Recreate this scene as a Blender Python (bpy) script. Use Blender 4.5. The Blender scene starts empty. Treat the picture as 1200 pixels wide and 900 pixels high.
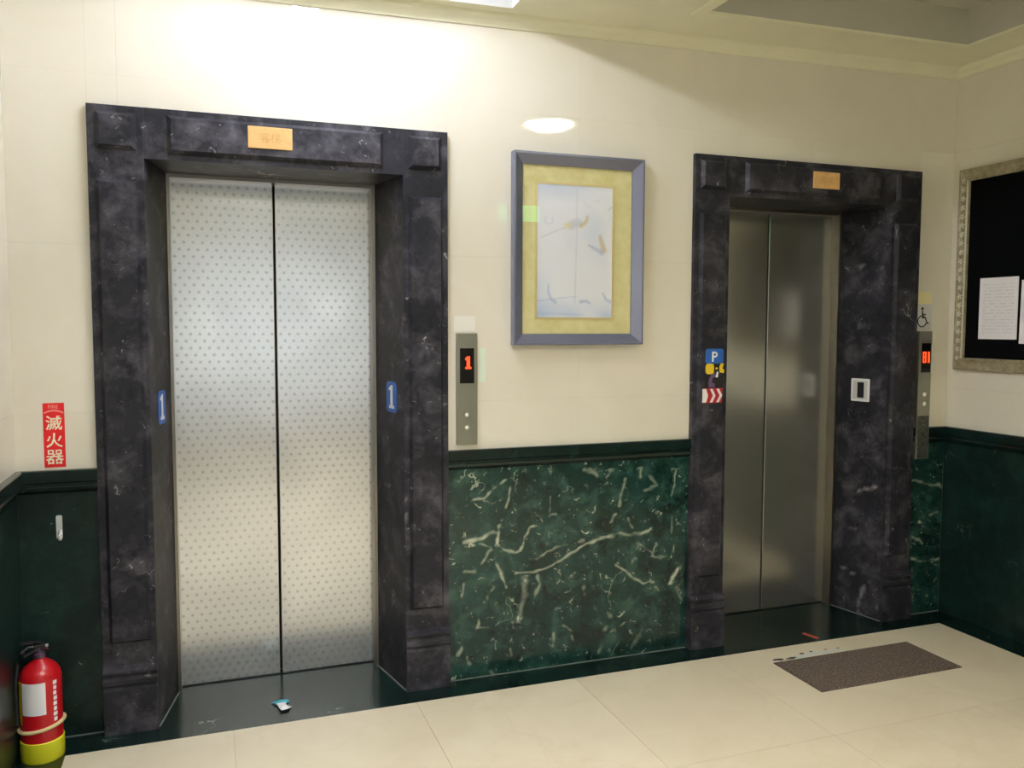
import bpy, math, random
import numpy as np
from mathutils import Matrix, Vector

random.seed(7)
SC = bpy.context.scene
COL = SC.collection

# ------------------------------------------------------------------ camera
CAM_LOC = (0.3863, -3.3553, 1.5020)
YAW, PITCH, ROLL = math.radians(19.824), math.radians(-3.911), math.radians(0.130)
fw = Vector((math.sin(YAW) * math.cos(PITCH), math.cos(YAW) * math.cos(PITCH), math.sin(PITCH)))
rt = Vector((math.cos(YAW), -math.sin(YAW), 0))
up = rt.cross(fw)
r2 = rt * math.cos(ROLL) + up * math.sin(ROLL)
u2 = -rt * math.sin(ROLL) + up * math.cos(ROLL)
cam = bpy.data.cameras.new('camera')
cam.sensor_width = 36.0
cam.lens = 986.93 / 1200 * 36
cam.clip_start = 0.02
camo = bpy.data.objects.new('camera', cam)
COL.objects.link(camo)
camo.matrix_world = Matrix(((r2.x, u2.x, -fw.x, CAM_LOC[0]), (r2.y, u2.y, -fw.y, CAM_LOC[1]),
                            (r2.z, u2.z, -fw.z, CAM_LOC[2]), (0, 0, 0, 1)))
SC.camera = camo

# ------------------------------------------------------------------ world, exposure
wd = bpy.data.worlds.new('world')
SC.world = wd
wd.use_nodes = True
wd.node_tree.nodes['Background'].inputs[0].default_value = (0.30, 0.27, 0.16, 1)
wd.node_tree.nodes['Background'].inputs[1].default_value = 0.02
vs = SC.view_settings
vs.view_transform = 'Standard'
vs.look = 'None'
vs.exposure = 0.0
vs.gamma = 1.0
vs.use_curve_mapping = False
SC.cycles.max_bounces = 8
SC.cycles.diffuse_bounces = 5
SC.cycles.sample_clamp_indirect = 6.0

PANEL_E = 118.0           # tubes of the ceiling light over the first elevator
PANEL_C = (0.86, 0.88, 0.98)
DOWN_E = 26.0             # round downlight behind the tray
DOWN_C = (1.0, 0.92, 0.72)
REAR_FILL_E = 8.0             # added fill panel further back in the lobby, out of view
REAR_FILL_C = (1.0, 0.72, 0.3)
ENTRY_FILL_E = 1.05              # glow of the guessed entrance, added to brighten the lift doors
ENTRY_FILL_C = (0.86, 0.94, 1.0)
MID_FILL_E = 80.0              # added fill panel halfway back, out of view
MID_FILL_C = (0.95, 0.94, 0.92)

# ------------------------------------------------------------------ materials
def new_mat(name):
    m = bpy.data.materials.new(name)
    m.use_nodes = True
    nt = m.node_tree
    return m, nt, nt.nodes['Principled BSDF']


def simple(name, col, rough=0.5, metal=0.0, emit=None, estr=0.0, spec=0.5):
    m, nt, b = new_mat(name)
    b.inputs['Base Color'].default_value = (*col, 1)
    b.inputs['Roughness'].default_value = rough
    b.inputs['Metallic'].default_value = metal
    b.inputs['Specular IOR Level'].default_value = spec
    if emit:
        b.inputs['Emission Color'].default_value = (*emit, 1)
        b.inputs['Emission Strength'].default_value = estr
    return m


class NT:
    """small helper around a node tree"""
    def __init__(self, nt):
        self.nt = nt

    def n(self, t, **kw):
        nd = self.nt.nodes.new(t)
        for k, v in kw.items():
            setattr(nd, k, v)
        return nd

    def l(self, a, b):
        self.nt.links.new(a, b)

    def math(self, op, a, b=None, c=None, clamp=False):
        nd = self.n('ShaderNodeMath', operation=op, use_clamp=clamp)
        for i, v in enumerate((a, b, c)):
            if v is None:
                continue
            if isinstance(v, (int, float)):
                nd.inputs[i].default_value = v
            else:
                self.l(v, nd.inputs[i])
        return nd.outputs[0]

    def pos(self):
        return self.n('ShaderNodeNewGeometry').outputs['Position']

    def noise(self, vec, scale, detail=4, rough=0.55, dist=0.0, colour=False):
        nd = self.n('ShaderNodeTexNoise')
        nd.inputs['Scale'].default_value = scale
        nd.inputs['Detail'].default_value = detail
        nd.inputs['Roughness'].default_value = rough
        nd.inputs['Distortion'].default_value = dist
        self.l(vec, nd.inputs['Vector'])
        return nd.outputs['Color' if colour else 'Fac']

    def ramp(self, fac, a, b, lo=0.0, hi=1.0):
        nd = self.n('ShaderNodeMapRange')
        nd.inputs['From Min'].default_value = a
        nd.inputs['From Max'].default_value = b
        nd.inputs['To Min'].default_value = lo
        nd.inputs['To Max'].default_value = hi
        self.l(fac, nd.inputs['Value'])
        return nd.outputs[0]

    def mix(self, fac, a, b):
        nd = self.n('ShaderNodeMix', data_type='RGBA')
        for s, v in ((nd.inputs[0], fac), (nd.inputs[6], a), (nd.inputs[7], b)):
            if isinstance(v, (int, float)):
                s.default_value = v
            elif isinstance(v, tuple):
                s.default_value = (*v, 1)
            else:
                self.l(v, s)
        return nd.outputs[2]

    def vecmath(self, op, a, b):
        nd = self.n('ShaderNodeVectorMath', operation=op)
        for s, v in ((nd.inputs[0], a), (nd.inputs[1], b)):
            if isinstance(v, tuple):
                s.default_value = v
            else:
                self.l(v, s)
        return nd.outputs[0]

    def bump(self, h, strength=0.1, dist=0.01):
        nd = self.n('ShaderNodeBump')
        nd.inputs['Strength'].default_value = strength
        nd.inputs['Distance'].default_value = dist
        self.l(h, nd.inputs['Height'])
        return nd.outputs[0]

    def attr(self, name):
        nd = self.n('ShaderNodeAttribute', attribute_name=name)
        return nd.outputs['Fac']


def marble(name, dark, mid, cloud, vein, cloud_amt, vein_scale, vein_w, vein_mask, rough, fleck=0.7, spec=0.5):
    m, nt, b = new_mat(name)
    t = NT(nt)
    p = t.pos()
    n1 = t.noise(p, 3.2, 6, 0.6, 0.6)
    c = t.mix(t.ramp(n1, 0.35, 0.68), dark, mid)
    n2 = t.noise(p, 9.0, 6, 0.62, 0.35)
    c = t.mix(t.math('MULTIPLY', t.ramp(n2, 0.47, 0.72), cloud_amt), c, cloud)
    n3 = t.noise(p, 21.0, 4, 0.6, 0.8)
    c = t.mix(t.math('MULTIPLY', t.ramp(n3, 0.50, 0.30), 0.55), c, tuple(x * 0.45 for x in dark))
    # thin branching veins
    warp = t.vecmath('SCALE', t.noise(p, 2.6, 5, 0.6, colour=True), (0, 0, 0))
    warp.node.inputs['Scale'].default_value = 0.55
    pw = t.vecmath('ADD', p, warp)
    v = t.n('ShaderNodeTexVoronoi', feature='DISTANCE_TO_EDGE')
    v.inputs['Scale'].default_value = vein_scale
    t.l(pw, v.inputs['Vector'])
    line = t.ramp(v.outputs['Distance'], vein_w, 0.0)
    mask = t.ramp(t.noise(p, 4.1, 3, 0.5), vein_mask, vein_mask + 0.12)
    lv = t.math('MULTIPLY', line, mask, clamp=True)
    # small flecks
    fl = t.ramp(t.noise(p, 34.0, 3, 0.6, 1.0), fleck, fleck + 0.10)
    fl = t.math('MULTIPLY', fl, t.ramp(n2, 0.40, 0.55))
    # veins laid out along the slab
    at = t.attr('vein')
    at = t.math('MULTIPLY', at, t.ramp(t.noise(p, 30.0, 4, 0.6), 0.25, 0.60, 0.55, 1.1))
    tot = t.math('MAXIMUM', t.math('MAXIMUM', lv, fl), at, clamp=True)
    tot = t.ramp(tot, 0.0, 1.0)
    c = t.mix(tot, c, vein)
    t.l(c, b.inputs['Base Color'])
    b.inputs['Specular IOR Level'].default_value = spec
    b.inputs['Roughness'].default_value = rough
    return m


M = {}
M['green'] = marble('green_marble', (0.0045, 0.019, 0.017), (0.010, 0.046, 0.039), (0.045, 0.115, 0.092),
                    (0.44, 0.50, 0.39), 0.85, 4.2, 0.016, 0.60, 0.16, 0.625)
M['green_plain'] = marble('dark_green_marble', (0.0022, 0.007, 0.0065), (0.004, 0.017, 0.015), (0.012, 0.034, 0.030),
                          (0.20, 0.26, 0.23), 0.7, 2.6, 0.012, 0.60, 0.20, 0.70)
M['green_wall'] = marble('side_green_marble', (0.0024, 0.009, 0.008), (0.005, 0.021, 0.018), (0.014, 0.040, 0.034),
                         (0.20, 0.26, 0.23), 0.7, 2.6, 0.012, 0.60, 0.34, 0.70, 0.35)
M['dark'] = marble('charcoal_marble', (0.013, 0.0135, 0.018), (0.028, 0.028, 0.036), (0.105, 0.100, 0.118),
                   (0.42, 0.40, 0.40), 0.80, 2.2, 0.009, 0.62, 0.42, 0.665, 0.18)


def cream_tile():
    m, nt, b = new_mat('cream_tile')
    t = NT(nt)
    p = t.pos()
    rnd = t.n('ShaderNodeObjectInfo').outputs['Random']
    n = t.noise(p, 2.4, 5, 0.55, 0.8)
    c = t.mix(t.ramp(n, 0.3, 0.7), (0.740, 0.698, 0.590), (0.790, 0.752, 0.650))
    c = t.mix(t.ramp(rnd, 0, 1, 0.0, 0.10), c, (0.72, 0.67, 0.57))
    t.l(c, b.inputs['Base Color'])
    b.inputs['Roughness'].default_value = 0.035
    b.inputs['Specular IOR Level'].default_value = 0.45
    return m


def floor_tile():
    m, nt, b = new_mat('beige_floor_tile')
    t = NT(nt)
    p = t.pos()
    rnd = t.n('ShaderNodeObjectInfo').outputs['Random']
    n = t.noise(p, 3.0, 6, 0.6, 0.6)
    c = t.mix(t.ramp(n, 0.3, 0.72), (0.65, 0.58, 0.435), (0.73, 0.665, 0.52))
    c = t.mix(t.ramp(rnd, 0, 1, 0.0, 0.35), c, (0.58, 0.51, 0.36))
    warp = t.vecmath('SCALE', t.noise(p, 1.6, 4, 0.6, colour=True), (0, 0, 0))
    warp.node.inputs['Scale'].default_value = 0.8
    v = t.n('ShaderNodeTexVoronoi', feature='DISTANCE_TO_EDGE')
    v.inputs['Scale'].default_value = 1.7
    t.l(t.vecmath('ADD', p, warp), v.inputs['Vector'])
    ln = t.math('MULTIPLY', t.ramp(v.outputs['Distance'], 0.03, 0.0), 0.10, clamp=True)
    c = t.mix(ln, c, (0.50, 0.40, 0.26))
    t.l(c, b.inputs['Base Color'])
    b.inputs['Roughness'].default_value = 0.28
    b.inputs['Specular IOR Level'].default_value = 0.35
    return m


def paint(name, col, rough=0.6, var=0.06):
    m, nt, b = new_mat(name)
    t = NT(nt)
    n = t.noise(t.pos(), 5.0, 5, 0.6)
    d = tuple(x * (1 - var) for x in col)
    t.l(t.mix(t.ramp(n, 0.3, 0.7), d, col), b.inputs['Base Color'])
    b.inputs['Roughness'].default_value = rough
    t.l(t.bump(t.noise(t.pos(), 160, 3), 0.05, 0.002), b.inputs['Normal'])
    return m


def door_steel(name, dots, col, rough):
    """patterned stainless: staggered rows of oval dots, faint brushing and smears"""
    m, nt, b = new_mat(name)
    t = NT(nt)
    tc = t.n('ShaderNodeTexCoord').outputs['Object']
    sx = t.n('ShaderNodeSeparateXYZ')
    t.l(tc, sx.inputs[0])
    smear = t.noise(tc, 2.3, 2, 0.45, 0.5)
    v = t.math('DIVIDE', sx.outputs['Z'], 0.0285)
    row = t.math('FLOOR', v)
    odd = t.math('MULTIPLY', t.math('MODULO', row, 2.0), 0.5)
    u = t.math('ADD', t.math('DIVIDE', sx.outputs['X'], 0.0355), odd)
    fu = t.math('MULTIPLY', t.math('SUBTRACT', t.math('FRACT', u), 0.5), 0.0355)
    fv = t.math('MULTIPLY', t.math('SUBTRACT', t.math('FRACT', v), 0.5), 0.0285)
    d = t.math('SQRT', t.math('ADD', t.math('POWER', fu, 2.0), t.math('POWER', fv, 2.0)))
    dot = t.ramp(d, 0.0075, 0.0045)
    dot = t.math('MULTIPLY', dot, dots, clamp=True)
    dark = tuple(x * 0.5 for x in col)
    lo = tuple(x * 0.86 for x in col)
    c = t.mix(t.ramp(smear, 0.35, 0.65), lo, col)
    c = t.mix(dot, c, dark)
    t.l(c, b.inputs['Base Color'])
    b.inputs['Metallic'].default_value = 0.86
    b.inputs['Roughness'].default_value = rough
    return m


def brushed(name, col, rough, scale=(2, 2, 60)):
    m, nt, b = new_mat(name)
    t = NT(nt)
    mp = t.n('ShaderNodeMapping')
    mp.inputs['Scale'].default_value = scale
    t.l(t.pos(), mp.inputs['Vector'])
    n = t.noise(mp.outputs[0], 8, 4, 0.6)
    t.l(t.mix(t.ramp(n, 0.3, 0.7), tuple(x * 0.85 for x in col), col), b.inputs['Base Color'])
    b.inputs['Metallic'].default_value = 1.0
    b.inputs['Roughness'].default_value = rough
    return m


def thin_glass():
    m, nt, b = new_mat('picture_glass')
    t = NT(nt)
    nt.nodes.remove(b)
    out = nt.nodes['Material Output']
    ge = t.n('ShaderNodeNewGeometry')
    dt = t.n('ShaderNodeVectorMath', operation='DOT_PRODUCT')
    t.l(ge.outputs['Normal'], dt.inputs[0])
    t.l(ge.outputs['Incoming'], dt.inputs[1])
    k = t.math('SUBTRACT', 1.0, t.math('ABSOLUTE', dt.outputs['Value']), clamp=True)
    fac = t.math('MULTIPLY_ADD', t.math('POWER', k, 5.0), 0.92, 0.06, clamp=True)
    tr = t.n('ShaderNodeBsdfTransparent')
    gl = t.n('ShaderNodeBsdfGlossy')
    gl.inputs['Roughness'].default_value = 0.01
    mx = t.n('ShaderNodeMixShader')
    t.l(fac, mx.inputs[0])
    t.l(tr.outputs[0], mx.inputs[1])
    t.l(gl.outputs[0], mx.inputs[2])
    t.l(mx.outputs[0], out.inputs['Surface'])
    return m


def mottled(name, a, b_, scale, rough, bump=0.0, lo=0.35, hi=0.65):
    m, nt, b = new_mat(name)
    t = NT(nt)
    n = t.noise(t.pos(), scale, 5, 0.7)
    t.l(t.mix(t.ramp(n, lo, hi), a, b_), b.inputs['Base Color'])
    b.inputs['Roughness'].default_value = rough
    if bump:
        t.l(t.bump(n, bump, 0.004), b.inputs['Normal'])
    return m


def printed_paper():
    """white sheet with rows of faint grey print, in the sheet's own coordinates"""
    m, nt, b = new_mat('printed_sheet')
    t = NT(nt)
    tc = t.n('ShaderNodeTexCoord').outputs['Object']
    sx = t.n('ShaderNodeSeparateXYZ')
    t.l(tc, sx.inputs[0])
    fz = t.math('FRACT', t.math('DIVIDE', sx.outputs['Z'], 0.0155))
    line = t.ramp(t.math('ABSOLUTE', t.math('SUBTRACT', fz, 0.5)), 0.26, 0.16)
    mp = t.n('ShaderNodeMapping')
    mp.inputs['Scale'].default_value = (1, 90, 64.5)
    t.l(tc, mp.inputs['Vector'])
    word = t.ramp(t.noise(mp.outputs[0], 1.0, 2, 0.5), 0.40, 0.52)
    inx = t.ramp(t.math('ABSOLUTE', sx.outputs['Y']), 0.088, 0.082)
    inz = t.ramp(t.math('ABSOLUTE', sx.outputs['Z']), 0.130, 0.124)
    f = t.math('MULTIPLY', t.math('MULTIPLY', line, word), t.math('MULTIPLY', inx, inz))
    f = t.math('MULTIPLY', f, 0.24, clamp=True)
    t.l(t.mix(f, (0.90, 0.88, 0.93), (0.32, 0.30, 0.33)), b.inputs['Base Color'])
    b.inputs['Roughness'].default_value = 0.6
    return m


def attr_colour(name, rough):
    m, nt, b = new_mat(name)
    t = NT(nt)
    nd = t.n('ShaderNodeAttribute', attribute_name='paint')
    t.l(nd.outputs['Color'], b.inputs['Base Color'])
    b.inputs['Roughness'].default_value = rough
    return m


M['tile'] = cream_tile()
M['floor'] = floor_tile()
M['grout'] = simple('grout', (0.66, 0.61, 0.50), 0.8)
M['joint'] = simple('floor_joint', (0.42, 0.36, 0.25), 0.9)
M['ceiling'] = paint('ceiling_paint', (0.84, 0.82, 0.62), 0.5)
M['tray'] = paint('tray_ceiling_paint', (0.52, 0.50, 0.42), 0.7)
M['door1'] = door_steel('dotted_steel', 0.62, (0.74, 0.75, 0.76), 0.23)
M['door2'] = door_steel('plain_steel', 0.10, (0.58, 0.58, 0.53), 0.22)
M['jamb'] = brushed('steel_jamb', (0.27, 0.25, 0.22), 0.30)
M['black'] = simple('shadow_gap', (0.006, 0.006, 0.006), 0.6)
M['brass'] = mottled('brass_plate', (0.62, 0.36, 0.13), (0.74, 0.45, 0.18), 22, 0.34)
M['brass_text'] = simple('engraved_brass', (0.52, 0.31, 0.11), 0.5)
M['steel'] = simple('panel_steel', (0.30, 0.30, 0.25), 0.34, 0.8)
M['display'] = simple('display_glass', (0.006, 0.006, 0.007), 0.12)
M['digit'] = simple('red_digit', (0.1, 0.0, 0.0), 0.5, emit=(1.0, 0.055, 0.01), estr=2.6)
M['button'] = simple('steel_button', (0.75, 0.75, 0.70), 0.2, 1.0)
M['button_cap'] = simple('button_cap', (0.85, 0.88, 0.80), 0.25)
M['frame_blue'] = simple('blue_grey_moulding', (0.20, 0.215, 0.31), 0.26, 0.5)
M['mount'] = mottled('olive_yellow_mount', (0.66, 0.61, 0.27), (0.76, 0.72, 0.40), 14, 0.7)
M['fillet'] = simple('gold_fillet', (0.72, 0.62, 0.33), 0.4, 0.5)
M['glass'] = thin_glass()
M['print'] = attr_colour('painted_print', 0.6)
M['felt'] = simple('black_felt', (0.0025, 0.003, 0.0035), 0.9, spec=0.05)
M['silver'] = mottled('antique_silver', (0.20, 0.17, 0.10), (0.40, 0.36, 0.25), 26, 0.40)
M['silver_hi'] = simple('silver_bead', (0.74, 0.72, 0.60), 0.3, 0.3)
M['paper'] = printed_paper()
M['white'] = simple('white_vinyl', (0.82, 0.82, 0.84), 0.35)
M['red'] = simple('red_vinyl', (0.72, 0.008, 0.012), 0.4)
M['pink'] = simple('pink_print', (0.85, 0.28, 0.26), 0.4)
M['cream_print'] = simple('cream_print', (0.85, 0.78, 0.58), 0.45)
M['blue'] = simple('blue_vinyl', (0.012, 0.11, 0.46), 0.35)
M['yellow'] = simple('yellow_vinyl', (0.78, 0.56, 0.02), 0.4)
M['blackv'] = simple('black_vinyl', (0.008, 0.008, 0.010), 0.4)
M['purple'] = simple('purple_print', (0.12, 0.07, 0.16), 0.4)
M['crimson'] = simple('crimson_print', (0.40, 0.012, 0.02), 0.4)
M['palegreen'] = simple('pale_green_tape', (0.70, 0.80, 0.68), 0.3)
M['clear_label'] = simple('clear_label', (0.84, 0.82, 0.76), 0.12)
M['yellow_paper'] = simple('yellow_paper', (0.80, 0.74, 0.42), 0.6)
M['grey_vinyl'] = simple('grey_vinyl', (0.62, 0.62, 0.62), 0.4)
M['ext_red'] = simple('red_enamel', (0.46, 0.006, 0.012), 0.28)
M['ext_yellow'] = simple('yellow_green_band', (0.66, 0.66, 0.02), 0.4)
M['cord'] = simple('beige_cord', (0.66, 0.52, 0.26), 0.8)
M['rubber'] = simple('black_rubber', (0.010, 0.010, 0.012), 0.45)
M['neck'] = simple('dark_neck', (0.06, 0.03, 0.06), 0.3)
M['chrome'] = simple('valve_chrome', (0.6, 0.6, 0.6), 0.2, 1.0)
M['mat'] = mottled('brown_flecked_mat', (0.045, 0.032, 0.025), (0.17, 0.13, 0.105), 120, 0.95, 0.5, 0.38, 0.62)
M['scuff_dark'] = simple('dark_scuff', (0.03, 0.03, 0.025), 0.7)
M['scuff_pale'] = simple('pale_scuff', (0.56, 0.61, 0.60), 0.6)
M['scuff_tan'] = simple('tan_scuff', (0.40, 0.30, 0.18), 0.7)
M['tape_red'] = simple('red_tape', (0.42, 0.06, 0.025), 0.5)
M['aqua'] = simple('aqua_paper', (0.06, 0.42, 0.56), 0.5)
M['caulk'] = simple('pale_caulk', (0.13, 0.15, 0.14), 0.7)
M['louvre'] = simple('louvre_grey', (0.20, 0.20, 0.20), 0.6)
M['white_metal'] = simple('white_enamel', (0.75, 0.75, 0.72), 0.4)
M['panel_glow'] = simple('panel_diffuser', (0.8, 0.8, 0.8), 0.5, emit=PANEL_C, estr=PANEL_E)
M['rear_fill_glow'] = simple('rear_fill_diffuser', (0.8, 0.8, 0.8), 0.5, emit=REAR_FILL_C, estr=REAR_FILL_E)
M['coffer'] = simple('coffer_paint', (0.55, 0.55, 0.53), 0.6)
M['mid_fill_glow'] = simple('middle_fill_diffuser', (0.8, 0.8, 0.8), 0.5, emit=MID_FILL_C, estr=MID_FILL_E)
M['entry_fill_glow'] = simple('glowing_pane', (0.6, 0.62, 0.64), 0.3, emit=ENTRY_FILL_C, estr=ENTRY_FILL_E)
M['down_glow'] = simple('downlight_lens', (0.9, 0.85, 0.7), 0.3, emit=DOWN_C, estr=DOWN_E)
M['exit_glow'] = simple('exit_green', (0.2, 0.8, 0.4), 0.4, emit=(0.25, 1.0, 0.45), estr=5.0)
M['hook'] = simple('clear_plastic', (0.50, 0.54, 0.52), 0.25)
M['dark_reflection'] = mottled('steel_dark_reflection', (0.02, 0.025, 0.02), (0.09, 0.095, 0.08), 60, 0.4)  # dark reflection in the steel, painted as mottled colour

# ------------------------------------------------------------------ mesh helpers
class MB:
    def __init__(self):
        self.v, self.f = [], []

    def quad_grid(self, a, b, c, d, s=None):
        """quad a-b-c-d, optionally subdivided into cells of about s"""
        a, b, c, d = map(Vector, (a, b, c, d))
        if s is None:
            i = len(self.v)
            self.v += [a, b, c, d]
            self.f.append((i, i + 1, i + 2, i + 3))
            return self
        nu = max(1, int(math.ceil(max((b - a).length, (c - d).length) / s)))
        nv = max(1, int(math.ceil(max((d - a).length, (c - b).length) / s)))
        i0 = len(self.v)
        for j in range(nv + 1):
            t = j / nv
            p, q = a.lerp(d, t), b.lerp(c, t)
            for i in range(nu + 1):
                self.v.append(p.lerp(q, i / nu))
        for j in range(nv):
            for i in range(nu):
                k = i0 + j * (nu + 1) + i
                self.f.append((k, k + 1, k + nu + 2, k + nu + 1))
        return self

    def box(self, x0, x1, y0, y1, z0, z1):
        i = len(self.v)
        self.v += [Vector(p) for p in ((x0, y0, z0), (x1, y0, z0), (x1, y1, z0), (x0, y1, z0),
                                       (x0, y0, z1), (x1, y0, z1), (x1, y1, z1), (x0, y1, z1))]
        for q in ((0, 3, 2, 1), (4, 5, 6, 7), (0, 1, 5, 4), (1, 2, 6, 5), (2, 3, 7, 6), (3, 0, 4, 7)):
            self.f.append(tuple(i + k for k in q))
        return self

    def prism(self, plan, z0, z1, s=None):
        """vertical prism over a plan polygon given anticlockwise"""
        n = len(plan)
        for k in range(n):
            a, b = plan[k], plan[(k + 1) % n]
            self.quad_grid((*a, z0), (*b, z0), (*b, z1), (*a, z1), s)
        i = len(self.v)
        self.v += [Vector((*p, z0)) for p in plan] + [Vector((*p, z1)) for p in plan]
        self.f.append(tuple(i + k for k in reversed(range(n))))
        self.f.append(tuple(i + n + k for k in range(n)))
        return self

    def sweep(self, prof, axis, t0, t1, m0=0.0, m1=0.0):
        """profile of (out, z) points swept from t0 to t1 along a wall.
        axis: function (t, out, z) -> point; m0/m1 mitre the ends by out*m"""
        n = len(prof)
        i = len(self.v)
        for o, z in prof:
            self.v.append(Vector(axis(t0 + m0 * o, o, z)))
        for o, z in prof:
            self.v.append(Vector(axis(t1 + m1 * o, o, z)))
        for k in range(n):
            k2 = (k + 1) % n
            self.f.append((i + k, i + k2, i + n + k2, i + n + k))
        self.f.append(tuple(i + k for k in range(n)))
        self.f.append(tuple(i + n + k for k in reversed(range(n))))
        return self

    def frustum(self, x0, x1, z0, z1, yb, yf, ins):
        """raised panel on a face that looks to -y: base at yb, face at yf, bevel ins"""
        i = len(self.v)
        self.v += [Vector(p) for p in ((x0, yb, z0), (x1, yb, z0), (x1, yb, z1), (x0, yb, z1),
                                       (x0 + ins, yf, z0 + ins), (x1 - ins, yf, z0 + ins),
                                       (x1 - ins, yf, z1 - ins), (x0 + ins, yf, z1 - ins))]
        for q in ((4, 5, 6, 7), (0, 1, 5, 4), (1, 2, 6, 5), (2, 3, 7, 6), (3, 0, 4, 7), (3, 2, 1, 0)):
            self.f.append(tuple(i + k for k in q))
        return self

    def lathe(self, prof, n=32, centre=(0, 0), a0=0.0, a1=2 * math.pi):
        full = abs(a1 - a0 - 2 * math.pi) < 1e-6
        m = n if full else n + 1
        i = len(self.v)
        for r, z in prof:
            for k in range(m):
                a = a0 + (a1 - a0) * k / n
                self.v.append(Vector((centre[0] + r * math.cos(a), centre[1] + r * math.sin(a), z)))
        for j in range(len(prof) - 1):
            for k in range(n):
                k2 = (k + 1) % m
                self.f.append((i + j * m + k, i + j * m + k2, i + (j + 1) * m + k2, i + (j + 1) * m + k))
        return self

    def tube(self, pts, r, n=10, closed=False):
        pts = [Vector(p) for p in pts]
        i0 = len(self.v)
        m = len(pts)
        rr = r if isinstance(r, (list, tuple)) else [r] * m
        ref = Vector((0.31, 0.17, 0.93))
        for j, p in enumerate(pts):
            a = pts[(j - 1) % m] if (closed or j > 0) else p
            b = pts[(j + 1) % m] if (closed or j < m - 1) else p
            d = (b - a).normalized()
            s = d.cross(ref)
            if s.length < 1e-3:
                s = d.cross(Vector((1, 0, 0)))
            s.normalize()
            t = s.cross(d)
            for k in range(n):
                an = 2 * math.pi * k / n
                self.v.append(p + (s * math.cos(an) + t * math.sin(an)) * rr[j])
        for j in range(m if closed else m - 1):
            j2 = (j + 1) % m
            for k in range(n):
                k2 = (k + 1) % n
                self.f.append((i0 + j * n + k, i0 + j * n + k2, i0 + j2 * n + k2, i0 + j2 * n + k))
        if not closed:
            self.f.append(tuple(i0 + k for k in reversed(range(n))))
            self.f.append(tuple(i0 + (m - 1) * n + k for k in range(n)))
        return self

    def plate(self, poly, fn, th):
        """flat plate: poly of (u, v), fn(u, v, w) -> point, thickness th (w from 0 to th)"""
        n = len(poly)
        i = len(self.v)
        self.v += [Vector(fn(u, v, 0)) for u, v in poly] + [Vector(fn(u, v, th)) for u, v in poly]
        self.f.append(tuple(i + k for k in reversed(range(n))))
        self.f.append(tuple(i + n + k for k in range(n)))
        for k in range(n):
            k2 = (k + 1) % n
            self.f.append((i + k, i + k2, i + n + k2, i + n + k))
        return self

    def shift(self, d):
        d = Vector(d)
        self.v = [p - d for p in self.v]
        return self

    def mesh(self, name, smooth=False, fix=True):
        me = bpy.data.meshes.new(name)
        me.from_pydata([tuple(p) for p in self.v], [], self.f)
        if fix:
            import bmesh
            bm = bmesh.new()
            bm.from_mesh(me)
            bmesh.ops.remove_doubles(bm, verts=bm.verts, dist=1e-5)
            bmesh.ops.recalc_face_normals(bm, faces=bm.faces)
            bm.to_mesh(me)
            bm.free()
        if smooth:
            for p in me.polygons:
                p.use_smooth = True
        me.update()
        return me


def put(name, mb, mat, parent=None, bevel=0.0, smooth=False, origin=None, segs=2):
    """link one mesh object; vertices are in world space and moved to the parent's (or own) origin"""
    o0 = Vector(origin) if origin is not None else (world_of(parent) if parent else Vector((0, 0, 0)))
    mb.shift(o0)
    o = bpy.data.objects.new(name, mb.mesh(name, smooth))
    COL.objects.link(o)
    o.data.materials.append(M[mat] if isinstance(mat, str) else mat)
    if parent:
        o.parent = parent
        o.location = o0 - world_of(parent)
    else:
        o.location = o0
    if bevel:
        md = o.modifiers.new('edge', 'BEVEL')
        md.width = bevel
        md.segments = segs
        md.limit_method = 'ANGLE'
        md.angle_limit = math.radians(40)
    if smooth:
        md = o.modifiers.new('sharp', 'EDGE_SPLIT')
        md.split_angle = math.radians(38)
    return o


def world_of(o):
    p = Vector(o.location)
    while o.parent:
        o = o.parent
        p += Vector(o.location)
    return p


def thing(name, label, cat, loc, group=None):
    o = bpy.data.objects.new(name, None)
    o.empty_display_size = 0.1
    COL.objects.link(o)
    o.location = loc
    tag(o, label, cat, group)
    return o


def tag(o, label=None, cat=None, group=None, kind=None):
    if label:
        o['label'] = label
    if cat:
        o['category'] = cat
    if group:
        o['group'] = group
    if kind:
        o['kind'] = kind
    return o


def struct(name, mb, mat, label, bevel=0.0):
    o = put(name, mb, mat, None, bevel)
    return tag(o, label, None, None, 'structure')


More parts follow.
